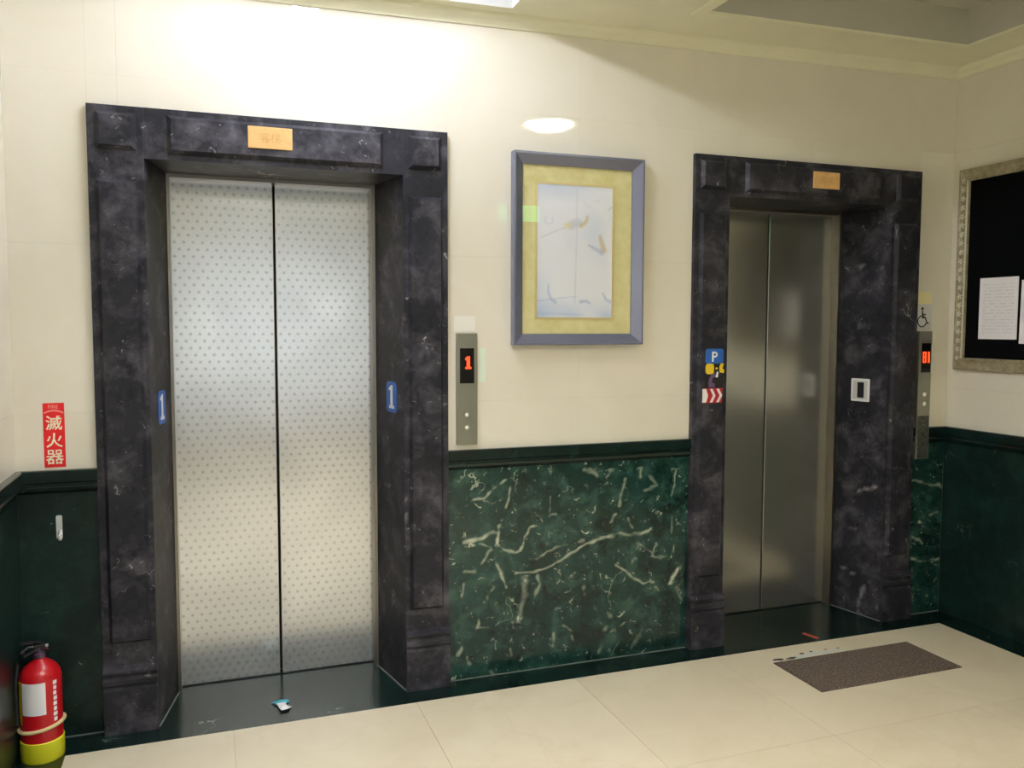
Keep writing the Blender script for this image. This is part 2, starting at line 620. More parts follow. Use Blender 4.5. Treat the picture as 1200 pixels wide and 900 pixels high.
def veins(o, lines):
    """store how strongly each vertex lies on a vein; lines: (points3d, width, strength)"""
    me = o.data
    n = len(me.vertices)
    co = np.empty(n * 3)
    me.vertices.foreach_get('co', co)
    co = co.reshape(-1, 3) + np.array(world_of(o))
    val = np.zeros(n)
    rng = np.random.RandomState(11)
    wob = np.zeros((n, 3))
    wid = np.zeros(n)
    for fr_, am in ((18, 0.0060), (45, 0.0035), (110, 0.0018)):
        for ax in range(3):
            for _ in range(3):
                kk = rng.normal(size=3) * fr_
                wob[:, ax] += am * np.sin(co @ kk + rng.uniform(0, 6.28)) / 1.7
    for _ in range(6):
        wid += np.sin(co @ (rng.normal(size=3) * 55) + rng.uniform(0, 6.28)) / 6
    wid = 0.75 + 0.9 * wid
    cw = co + wob
    for pts, w, s in lines:
        pts = np.array(pts, float)
        m_ = np.zeros(n)
        for a, b in zip(pts[:-1], pts[1:]):
            ab = b - a
            L = (ab @ ab) or 1e-12
            t = np.clip(((cw - a) @ ab) / L, 0, 1)
            d = np.linalg.norm(cw - (a + t[:, None] * ab), axis=1)
            m_ = np.maximum(m_, s * np.clip(1.25 - d / (w * 0.8 * np.clip(wid, 0.7, 1.25)), 0, 1))
        val = np.maximum(val, m_)
    at = me.attributes.new('vein', 'FLOAT', 'POINT')
    at.data.foreach_set('value', val.astype(np.float32))


_TXT = {}
def text_mb(body, height, fn, th, bold=0.0, shear=0.0):
    """outline of a built-in font glyph as a raised plate; fn(u, v, w) with u,v centred"""
    cu = bpy.data.curves.new('lettering_curve', 'FONT')
    cu.body = body
    cu.size = 1.0
    cu.resolution_u = 3
    cu.offset = bold
    cu.shear = shear
    ob = bpy.data.objects.new('lettering_tmp', cu)
    COL.objects.link(ob)
    dg = bpy.context.evaluated_depsgraph_get()
    dg.update()
    me = bpy.data.meshes.new_from_object(ob.evaluated_get(dg))
    vs_ = [v.co.copy() for v in me.vertices]
    fs = [tuple(p.vertices) for p in me.polygons]
    bpy.data.objects.remove(ob)
    bpy.data.curves.remove(cu)
    bpy.data.meshes.remove(me)
    mb = MB()
    if not vs_:
        return mb
    x0, x1 = min(v.x for v in vs_), max(v.x for v in vs_)
    y0, y1 = min(v.y for v in vs_), max(v.y for v in vs_)
    k = height / (y1 - y0)
    mb.v = [Vector(fn((v.x - (x0 + x1) / 2) * k, (v.y - (y0 + y1) / 2) * k, th)) for v in vs_]
    mb.f = fs
    return mb


def rrect(w, h, r, n=4):
    pts = []
    for cx, cy, a0 in ((w / 2 - r, h / 2 - r, 0), (-w / 2 + r, h / 2 - r, 90), (-w / 2 + r, -h / 2 + r, 180), (w / 2 - r, -h / 2 + r, 270)):
        for k in range(n + 1):
            a = math.radians(a0 + 90 * k / n)
            pts.append((cx + r * math.cos(a), cy + r * math.sin(a)))
    return pts


def ellipse(cx, cy, rx, ry, n=20):
    return [(cx + rx * math.cos(2 * math.pi * k / n), cy + ry * math.sin(2 * math.pi * k / n)) for k in range(n)]


def face_y(x, y, z):
    """frame for flat things on a surface that looks to -y"""
    return lambda u, v, w: (x + u, y - w, z + v)


# ------------------------------------------------------------------ dimensions (metres)
XL, XR = -0.260, 4.004          # side walls
YR = -6.2                       # rear wall
W, H, P, P2 = 1.3095, 2.2794, 0.1831, 0.2428
FY, RY = -0.0225, 0.266         # front of frame, back of reveal
DY = 0.322                      # door face
HO = 2.10                       # opening height
E1, E2 = 0.0, 2.4633            # left edges of the two frames
ZC = 0.988                      # top of wainscot cap
BW = 0.1447                     # floor border width
TOP = 3.05
S_TILE = 0.016


def CZ(x):                      # underside of the crown moulding along the wall
    return 2.700 + 0.0145 * x


def CE(x):                      # ceiling plane
    return CZ(x) + 0.045


# ------------------------------------------------------------------ floor
floor = struct('floor', MB().box(XL - 0.1, XR + 0.1, YR - 0.1, 0.45, -0.08, -0.004), 'joint',
               'pale beige stone tile floor of the lift lobby')
xs = [XL + BW, 0.445, 1.140, 1.835, 2.530, 3.225, XR - BW]
ys = [-BW, -0.928, -1.711, -2.494, -3.277, -4.06, -4.843, -5.626, YR + BW]
for i in range(len(xs) - 1):
    for j in range(len(ys) - 1):
        g = 0.0007
        put('floor_tile', MB().box(xs[i] + g, xs[i + 1] - g, ys[j + 1] + g, ys[j] - g, -0.03, 0.0), 'floor', floor,
            origin=((xs[i] + xs[i + 1]) / 2, (ys[j] + ys[j + 1]) / 2, 0.0))

bord = struct('trim_1', MB().box(XL, XR, -BW + 0.0005, 0.0, -0.03, -0.002), 'black',
              'dark green marble border strip around the beige floor')
def slab(parent, x0, x1, y0, y1, mat='green_plain'):
    return put('border_slab', MB().box(x0, x1, y0, y1, -0.03, 0.0006), mat, parent,
               origin=((x0 + x1) / 2, (y0 + y1) / 2, 0))
g = 0.0006
for x0, x1 in ((XL, 0.06), (0.06, 0.30), (0.30, 0.98), (0.98, 1.62), (1.62, 2.28), (2.28, 2.74), (2.74, 3.42), (3.42, XR)):
    slab(bord, x0 + g, x1 - g, -BW + g, -0.0)
yy = -BW
while yy > YR:
    y2 = max(yy - 0.9, YR)
    slab(bord, XL, XL + BW - g, y2 + g, yy - g)
    slab(bord, XR - BW + g, XR, y2 + g, yy - g)
    yy = y2

# ------------------------------------------------------------------ walls
wall = bpy.data.objects.new('wall_back', None)
COL.objects.link(wall)
tag(wall, 'cream tiled wall with green marble wainscot holding the two lifts', None, None, 'structure')
for a_, b_, c_, d_ in ((XL - 0.1, E1, -0.03, TOP), (E1 + W, E2, -0.03, TOP), (E2 + W, XR + 0.1, -0.03, TOP), (E1, E1 + W, H, TOP), (E2, E2 + W, H, TOP)):
    put('wall_core', MB().box(a_, b_, 0.012, 0.45, c_, d_), 'grout', wall)
walll = struct('wall_left', MB().box(XL - 0.1, XL - 0.012, YR - 0.1, 0.012, -0.03, TOP), 'grout',
               'cream side wall with green marble wainscot beside the fire extinguisher')
wallr = struct('wall_right', MB().box(XR + 0.012, XR + 0.1, YR - 0.1, 0.012, -0.03, TOP), 'grout',
               'cream side wall with green marble wainscot carrying the notice board')
wallb = struct('wall_rear', MB().box(XL - 0.1, XR + 0.1, YR - 0.1, YR, -0.03, TOP), 'tray',
               'plain cream wall across the lobby from the lifts')

# guessed glazed entrance, added so its glowing panes brighten the lift doors
win = struct('fill_window_1', MB().box(-0.06, 2.36, YR, YR + 0.05, 0.50, 0.56).box(-0.06, 2.36, YR, YR + 0.05, 2.50, 2.56)
             .box(-0.06, 0.0, YR, YR + 0.05, 0.56, 2.50).box(2.30, 2.36, YR, YR + 0.05, 0.56, 2.50), 'jamb',
             'added glazed entrance with glowing panes that brighten the lift doors')
for k in range(3):
    x = 0.0 + 2.30 * k / 3
    put('pane', MB().box(x + 0.02, x + 2.30 / 3 - 0.02, YR + 0.004, YR + 0.020, 0.56, 2.50), 'entry_fill_glow', win)
    if k:
        put('mullion', MB().box(x - 0.02, x + 0.02, YR, YR + 0.05, 0.56, 2.50), 'jamb', win)

zj = [ZC - 0.01, 1.19, 1.79, 2.39, TOP - 0.02]
def cuts(a, b, step, start):
    c = [a]
    k = start
    while k < b - 0.03:
        if k > a + 0.03:
            c.append(k)
        k += step
    return c + [b]

def tiles_back(x0, x1, zz):
    c = cuts(x0, x1, 0.60, -0.50)
    for i in range(len(c) - 1):
        for j in range(len(zz) - 1):
            put('wall_tile', MB().box(c[i] + 0.00015, c[i + 1] - 0.00015, 0.0, 0.014, zz[j] + 0.00015, zz[j + 1] - 0.00015), 'tile', wall,
                origin=((c[i] + c[i + 1]) / 2, 0, (zz[j] + zz[j + 1]) / 2))

tiles_back(XL, E1, zj)
tiles_back(E1 + W, E2, zj)
tiles_back(E2 + W, XR, zj)
tiles_back(E1, E1 + W, [H, 2.39, TOP - 0.02])
tiles_back(E2, E2 + W, [H, 2.39, TOP - 0.02])
for wl, xa, xb in ((walll, XL - 0.014, XL), (wallr, XR, XR + 0.014)):
    c = cuts(YR, 0.0, 0.60, YR + 0.2)
    for i in range(len(c) - 1):
        for j in range(len(zj) - 1):
            put('wall_tile', MB().box(xa, xb, c[i] + 0.0002, c[i + 1] - 0.0002, zj[j] + 0.0002, zj[j + 1] - 0.0002), 'tile', wl,
                origin=((xa + xb) / 2, (c[i] + c[i + 1]) / 2, (zj[j] + zj[j + 1]) / 2))

# wainscot slabs (their face is flush with the tiles) and the projecting cap
CAP = [(0.0, 0.988), (0.020, 0.988), (0.024, 0.984), (0.024, 0.946), (0.017, 0.940), (0.017, 0.934), (0.022, 0.928),
       (0.018, 0.918), (0.008, 0.908), (0.0, 0.903)]

def cap(parent, fn, t0, t1, m0=0.0, m1=0.0, mat='green_plain'):
    return put('wainscot_cap', MB().sweep(CAP, fn, t0, t1, m0, m1), mat, parent)

back = lambda t, o, z: (t, -o, z)
left = lambda t, o, z: (XL + o, t, z)
right = lambda t, o, z: (XR - o, t, z)

def wains_back(x0, x1, mat, lines=None, s=None):
    mb = MB().box(x0 + 0.0005, x1 - 0.0005, 0.0005, 0.014, 0.0, ZC - 0.012)
    if s:
        mb = MB().quad_grid((x0 + 0.0005, 0, 0), (x1 - 0.0005, 0, 0), (x1 - 0.0005, 0, ZC - 0.012), (x0 + 0.0005, 0, ZC - 0.012), s)
        mb.prism([(x0 + 0.0005, 0.001), (x1 - 0.0005, 0.001), (x1 - 0.0005, 0.014), (x0 + 0.0005, 0.014)], 0.0, ZC - 0.012)
    o = put('wainscot_slab', mb, mat, wall)
    if lines:
        veins(o, lines)
    return o

# veins of the slab between the lifts, as (x, z) runs on the slab
VE = [
    ([(1.627, 0.892), (1.527, 0.821), (1.468, 0.778), (1.429, 0.771)], 0.01, 0.75),
    ([(1.429, 0.771), (1.38, 0.742)], 0.01, 0.3),
    ([(1.587, 0.838), (1.562, 0.714), (1.532, 0.626), (1.532, 0.58)], 0.01, 0.7),
    ([(1.543, 0.667), (1.532, 0.58)], 0.013, 1.0),
    ([(1.528, 0.622), (1.42, 0.598), (1.38, 0.601)], 0.011, 0.8),
    ([(1.391, 0.581), (1.313, 0.566)], 0.008, 0.6),
    ([(1.447, 0.581), (1.497, 0.568), (1.528, 0.502), (1.553, 0.457), (1.578, 0.374)], 0.008, 0.75),
    ([(1.532, 0.58), (1.566, 0.547), (1.608, 0.529), (1.638, 0.54), (1.664, 0.602), (1.688, 0.638), (1.751, 0.638)], 0.009, 0.75),
    ([(1.73, 0.649), (1.771, 0.676), (1.812, 0.682)], 0.007, 0.4),
    ([(1.617, 0.441), (1.71, 0.442), (1.793, 0.458), (1.857, 0.502), (1.952, 0.543), (2.028, 0.561), (2.116, 0.577), (2.228, 0.565), (2.278, 0.581)], 0.01, 0.7),
    ([(1.674, 0.503), (1.74, 0.509), (1.845, 0.542), (1.919, 0.55)], 0.007, 0.5),
    ([(2.095, 0.426), (2.174, 0.376), (2.224, 0.33), (2.288, 0.328)], 0.009, 0.75),
    ([(2.3, 0.298), (2.345, 0.261)], 0.008, 0.7),
    ([(2.204, 0.553), (2.252, 0.486), (2.298, 0.442), (2.36, 0.43)], 0.008, 0.55),
    ([(2.409, 0.373), (2.369, 0.311)], 0.013, 0.9),
    ([(2.464, 0.872), (2.407, 0.847), (2.371, 0.849)], 0.008, 0.6),
    ([(2.394, 0.844), (2.39, 0.767), (2.363, 0.697)], 0.008, 0.6),
    ([(1.777, 0.902), (1.779, 0.581)], 0.006, 0.45),
    ([(1.447, 0.258), (1.439, 0.199)], 0.008, 0.65),
    ([(1.439, 0.214), (1.493, 0.219)], 0.007, 0.6),
    ([(1.649, 0.414), (1.653, 0.336), (1.63, 0.24)], 0.024, 0.32),
    ([(1.711, 0.417), (1.721, 0.378), (1.701, 0.331)], 0.012, 0.55),
    ([(1.391, 0.412), (1.385, 0.354)], 0.012, 0.5),
    ([(1.488, 0.344), (1.528, 0.387)], 0.014, 0.45),
    ([(1.958, 0.872), (1.991, 0.844), (1.941, 0.866)], 0.014, 0.45),
    ([(1.992, 0.779), (2.046, 0.81)], 0.011, 0.5),
    ([(2.135, 0.824), (2.115, 0.755), (2.103, 0.706)], 0.012, 0.5),
    ([(2.191, 0.871), (2.212, 0.878), (2.209, 0.831)], 0.012, 0.5),
    ([(2.079, 0.869), (2.046, 0.841)], 0.011, 0.45),
    ([(2.256, 0.836), (2.301, 0.782), (2.236, 0.755)], 0.014, 0.45),
    ([(1.95, 0.797), (1.959, 0.766)], 0.014, 0.4),
    ([(2.069, 0.634), (2.086, 0.664)], 0.01, 0.5),
    ([(2.155, 0.643), (2.19, 0.594)], 0.01, 0.5),
    ([(2.217, 0.505), (2.184, 0.421)], 0.01, 0.4),
    ([(2.306, 0.505), (2.28, 0.452)], 0.011, 0.45),
    ([(1.795, 0.148), (1.791, 0.083)], 0.014, 0.5),
    ([(1.844, 0.184), (1.889, 0.155)], 0.008, 0.7),
    ([(2.054, 0.143), (2.058, 0.15)], 0.018, 0.5),
    ([(2.067, 0.11), (2.144, 0.16)], 0.008, 0.5),
    ([(1.371, 0.141), (1.351, 0.11)], 0.013, 0.55),
    ([(1.398, 0.097), (1.409, 0.065)], 0.012, 0.5),
    ([(1.59, 0.233), (1.598, 0.202)], 0.01, 0.55),
    ([(1.579, 0.11), (1.587, 0.079)], 0.012, 0.4),
    ([(1.501, 0.007), (1.513, -0.006)], 0.014, 0.4),
    ([(2.18, 0.032), (2.232, 0.105)], 0.014, 0.25),
    ([(1.987, 0.002), (2.029, 0.063)], 0.012, 0.3),
    ([(1.889, 0.128), (1.902, 0.099)], 0.014, 0.35),
    ([(1.938, 0.336), (1.946, 0.32)], 0.014, 0.4),
    ([(2.065, 0.22), (2.074, 0.212)], 0.014, 0.35),
    ([(1.387, 0.46), (1.428, 0.464)], 0.012, 0.4),
    ([(1.455, 0.494), (1.497, 0.549)], 0.012, 0.5),
    ([(2.38, 0.622), (2.386, 0.522)], 0.006, 0.4),
    ([(2.395, 0.489), (2.378, 0.427)], 0.008, 0.45),
    ([(2.399, 0.288), (2.445, 0.234)], 0.008, 0.45),
    ([(1.923, 0.554), (1.936, 0.556)], 0.016, 0.4),
    ([(2.028, 0.56), (1.99, 0.587)], 0.008, 0.45)]
VR = [
    ([(3.781, 0.713), (3.891, 0.679), (3.978, 0.674)], 0.01, 0.6),
    ([(3.978, 0.674), (4.002, 0.659)], 0.01, 0.6),
    ([(3.927, 0.519), (3.973, 0.534)], 0.013, 0.4),
    ([(3.806, 0.411), (3.852, 0.393), (3.882, 0.373)], 0.014, 0.6),
    ([(3.805, 0.303), (3.909, 0.289), (4.014, 0.293)], 0.014, 0.85),
    ([(3.927, 0.282), (3.987, 0.245)], 0.008, 0.4),
    ([(3.813, 0.252), (3.833, 0.068)], 0.012, 0.2),
    ([(3.944, 0.152), (3.984, 0.185)], 0.01, 0.25)]
as3 = lambda L: [([(x, 0.0, z) for x, z in pts], w, s) for pts, w, s in L]
wains_back(XL, E1, 'green_wall')
wains_back(E1 + W, 2.369, 'green', as3(VE), 0.0042)
wains_back(2.369, E2, 'green', as3(VE), 0.006)
wains_back(E2 + W, XR, 'green', as3(VR), 0.006)
cap(wall, back, XL, E1, 1.0, 0.0)
cap(wall, back, E1 + W, E2)
cap(wall, back, E2 + W, XR, 0.0, -1.0)
for wl, xa, xb, fn in ((walll, XL - 0.014, XL, left), (wallr, XR, XR + 0.014, right)):
    c = cuts(YR, 0.0, 0.90, YR + 0.35)
    for i in range(len(c) - 1):
        put('wainscot_slab', MB().box(xa, xb, c[i] + 0.0005, c[i + 1] - 0.0005, 0.0, ZC - 0.012), 'green_wall', wl)
        cap(wl, fn, c[i] + (0.0006), c[i + 1] - (0.0006 if i < len(c) - 2 else 0), 0.0, -1.0 if i == len(c) - 2 else 0.0)
# thin pale bead where wall and floor border meet
for x0, x1 in ((XL, E1), (E1 + W, E2), (E2 + W, XR)):
    put('caulk_bead', MB().box(x0, x1, -0.0035, 0.0, 0.0006, 0.004), 'caulk', wall)

# ------------------------------------------------------------------ ceiling with tray, crown moulding
TX0, TX1, TY0, TY1, TZ = 2.316, 3.700, -0.328, -1.30, 2.955
PX0, PX1, PY0, PY1 = 0.055, 1.555, -0.105, -1.105       # open light coffer over the first lift
RX0, RX1, RY0, RY1 = 2.6, 3.8, -2.9, -3.5               # added louvred fill panel further back
QX0, QX1, QY0, QY1 = 0.355, 1.555, -2.55, -3.15           # and another added fill panel between them
DLX, DLY, DLR = 2.44, -1.66, 0.150                       # square cut-out over the round downlight
holes = [(TX0, TX1, TY1, TY0), (PX0, PX1, PY1, PY0), (RX0, RX1, RY1, RY0), (QX0, QX1, QY1, QY0), (DLX - DLR, DLX + DLR, DLY - DLR, DLY + DLR)]
gx = sorted({XL - 0.05, XR + 0.05} | {h[0] for h in holes} | {h[1] for h in holes})
gy = sorted({YR - 0.05, 0.05} | {h[2] for h in holes} | {h[3] for h in holes})
mb = MB()
for i in range(len(gx) - 1):
    for j in range(len(gy) - 1):
        cx, cy = (gx[i] + gx[i + 1]) / 2, (gy[j] + gy[j + 1]) / 2
        if any(h[0] < cx < h[1] and h[2] < cy < h[3] for h in holes):
            continue
        a, b = gx[i], gx[i + 1]
        c, d = gy[j], gy[j + 1]
        mb.quad_grid((a, d, CE(a)), (b, d, CE(b)), (b, c, CE(b)), (a, c, CE(a)))
        mb.quad_grid((a, c, CE(a) + 0.02), (b, c, CE(b) + 0.02), (b, d, CE(b) + 0.02), (a, d, CE(a) + 0.02))
ceil = bpy.data.objects.new('ceiling', mb.mesh('ceiling', fix=False))
COL.objects.link(ceil)
ceil.data.materials.append(M['ceiling'])
tag(ceil, 'cream painted ceiling with a recessed square tray', None, None, 'structure')
# tray: four upright sides and a top
t = 0.02
def side(p, q, out):
    """upright tray side between plan points p and q, thickened outwards"""
    m = MB()
    o = Vector((out[0], out[1], 0)) * t
    pts = []
    for x, y in (p, q):
        zb = CE(x) + 0.002
        pts += [Vector((x, y, zb)), Vector((x, y, TZ + 0.02)), Vector((x, y, TZ + 0.02)) + o, Vector((x, y, zb)) + o]
    m.v = pts
    m.f = [(0, 1, 5, 4), (1, 2, 6, 5), (2, 3, 7, 6), (3, 0, 4, 7), (0, 3, 2, 1), (4, 5, 6, 7)]
    return m
for p_, q_, o_ in (((TX0, TY0), (TX1, TY0), (0, 1)), ((TX0, TY1), (TX1, TY1), (0, -1)), ((TX0, TY1), (TX0, TY0), (-1, 0)), ((TX1, TY1), (TX1, TY0), (1, 0))):
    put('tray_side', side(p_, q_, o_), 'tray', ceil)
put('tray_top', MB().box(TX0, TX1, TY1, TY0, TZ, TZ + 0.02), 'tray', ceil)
# flat rim moulding round the tray opening
def rim(x0, x1, y0, y1):
    m = MB()
    n = []
    for x, y in ((x0, y0), (x1, y0), (x1, y1), (x0, y1)):
        n.append(Vector((x, y, CE(x) - 0.010)))
    m.v = n + [Vector((v.x, v.y, v.z + 0.0115)) for v in n]
    m.f = [(0, 3, 2, 1), (4, 5, 6, 7), (0, 1, 5, 4), (1, 2, 6, 5), (2, 3, 7, 6), (3, 0, 4, 7)]
    return m
rw = 0.05
for a, b, c, d in ((TX0 - rw, TX1 + rw, TY0, TY0 + rw), (TX0 - rw, TX1 + rw, TY1 - rw, TY1), (TX0 - rw, TX0, TY1, TY0), (TX1, TX1 + rw, TY1, TY0)):
    put('tray_rim', rim(a, b, c, d), 'ceiling', ceil)
CR = [(0.0, 0.0), (0.007, 0.0), (0.010, 0.006), (0.016, 0.012), (0.026, 0.020), (0.040, 0.026), (0.050, 0.034), (0.052, 0.047), (0.0, 0.047)]
put('crown_moulding', MB().sweep(CR, lambda t_, o, z: (t_, -o, CZ(t_) + z), XL, XR, 1.0, -1.0), 'ceiling', ceil)
put('crown_moulding', MB().sweep(CR, lambda t_, o, z: (XR - o, t_, CZ(XR) + z), YR, 0.0, 0.0, -1.0), 'ceiling', ceil)
put('crown_moulding', MB().sweep(CR, lambda t_, o, z: (XL + o, t_, CZ(XL) + z), YR, 0.0, 0.0, -1.0), 'ceiling', ceil)


# ------------------------------------------------------------------ ceiling lights
def louvre_fill_light(x0, x1, y0, y1, label, glow):
    """added fill fixture, recessed: housing, glowing diffuser, egg-crate blades; y0 > y1"""
    zc = min(CE(x0), CE(x1)) - 0.002
    root = thing('ceiling_light', label, 'ceiling light', ((x0 + x1) / 2, (y0 + y1) / 2, zc))
    d = 0.085
    mb = MB()
    for a, b, c, e in ((x0, x0 + 0.012, y1, y0), (x1 - 0.012, x1, y1, y0), (x0 + 0.012, x1 - 0.012, y0 - 0.012, y0), (x0 + 0.012, x1 - 0.012, y1, y1 + 0.012)):
        mb.box(a, b, c, e, zc, zc + d + 0.03)
    mb.box(x0, x1, y1, y0, zc + d + 0.03, zc + d + 0.045)
    put('housing', mb, 'louvre', root)
    put('diffuser', MB().box(x0 + 0.02, x1 - 0.02, y1 + 0.02, y0 - 0.02, zc + d, zc + d + 0.02), glow, root)
    n, m = round((x1 - x0) / 0.15), 4
    for k in range(1, n):
        x = x0 + (x1 - x0) * k / n
        put('blade', MB().box(x - 0.001, x + 0.001, y1 + 0.012, y0 - 0.012, zc + 0.004, zc + 0.052), 'louvre', root)
    for k in range(1, m):
        y = y1 + (y0 - y1) * k / m
        put('blade', MB().box(x0 + 0.012, x1 - 0.012, y - 0.001, y + 0.001, zc + 0.004, zc + 0.052), 'louvre', root)
    return root

def coffer_light(x0, x1, y0, y1, label):
    """open white recess with two bare tubes running away from the wall; y0 > y1"""
    h = 0.235
    zt = CE((x0 + x1) / 2) + h
    root = thing('ceiling_light', label, 'ceiling light', ((x0 + x1) / 2, (y0 + y1) / 2, CE(x0)))
    w = 0.012
    m = MB()
    for p, q, o in (((x0, y0), (x1, y0), (0, 1)), ((x0, y1), (x1, y1), (0, -1)), ((x0, y1), (x0, y0), (-1, 0)), ((x1, y1), (x1, y0), (1, 0))):
        k = MB()
        off = Vector((o[0], o[1], 0)) * w
        for x, y in (p, q):
            k.v += [Vector((x, y, CE(x) + 0.0005)), Vector((x, y, zt)), Vector((x, y, zt)) + off, Vector((x, y, CE(x) + 0.0005)) + off]
        i = len(m.v)
        m.v += k.v
        m.f += [tuple(i + j for j in f_) for f_ in ((0, 1, 5, 4), (1, 2, 6, 5), (2, 3, 7, 6), (3, 0, 4, 7), (0, 3, 2, 1), (4, 5, 6, 7))]
    m.box(x0 - w, x1 + w, y1 - w, y0 + w, zt, zt + w)
    put('recess', m, 'coffer', root)
    ya, yb = y0 - 0.075, y1 + 0.085
    for x in (0.80, 0.88):
        z = CE(x) + 0.205
        tb = put('tube', MB().tube([(x, ya, z), (x, yb, z)], 0.016, 10), 'panel_glow', root, smooth=True)
        for y in (ya + 0.012, yb - 0.012):
            put('tube_holder', MB().box(x - 0.012, x + 0.012, y - 0.012, y + 0.012, z + 0.008, zt + 0.002), 'white_metal', tb)
    return root

coffer_light(PX0, PX1, PY0, PY1, 'open white ceiling light recess with bare tubes above the dotted steel lift')
louvre_fill_light(QX0, QX1, QY0, QY1, 'added louvred fill light panel in the ceiling, halfway to the rear wall', 'mid_fill_glow')
louvre_fill_light(RX0, RX1, RY0, RY1, 'added louvred fill light panel in the ceiling near the exit light box', 'rear_fill_glow')

BX, BY, BR = 2.44, -1.66, 0.165
bz = CE(BX)
lamp = thing('downlight', 'round downlight with a domed lens in the ceiling behind the tray', 'ceiling light', (BX, BY, bz - 0.052))
put('trim_ring', MB().lathe([(BR, bz + 0.05), (BR, bz - 0.006), (BR + 0.004, bz - 0.010), (BR + 0.022, bz - 0.008), (BR + 0.025, bz + 0.001), (BR + 0.004, bz + 0.001), (BR + 0.004, bz + 0.05)], 40, (BX, BY)), 'white_metal', lamp, smooth=True)
put('can', MB().lathe([(0.0, bz + 0.078), (BR + 0.004, bz + 0.078), (BR + 0.004, bz + 0.049), (BR, bz + 0.049), (BR, bz + 0.074), (0.0, bz + 0.074)], 40, (BX, BY)), 'louvre', lamp, smooth=True)
put('lens', MB().lathe([(0.0, bz - 0.052), (BR * 0.35, bz - 0.048), (BR * 0.65, bz - 0.036), (BR * 0.88, bz - 0.016), (BR - 0.003, bz + 0.004), (BR - 0.003, bz + 0.070), (0.0, bz + 0.070)], 40, (BX, BY)), 'down_glow', lamp, smooth=True)

ex = thing('exit_sign', 'small lit green exit light box hanging from the ceiling', 'sign', (2.72, -3.0, 2.32))
put('housing', MB().box(2.54, 2.90, -3.04, -2.985, 2.32, 2.47), 'white_metal', ex, 0.004)
put('lit_face', MB().box(2.552, 2.888, -2.987, -2.981, 2.332, 2.458), 'exit_glow', ex)
for x in (2.60, 2.84):
    put('hanger_rod', MB().lathe([(0.0, 2.465), (0.005, 2.465), (0.005, CE(x) + 0.002), (0.0, CE(x) + 0.002)], 10, (x, -3.012)), 'white_metal', ex)


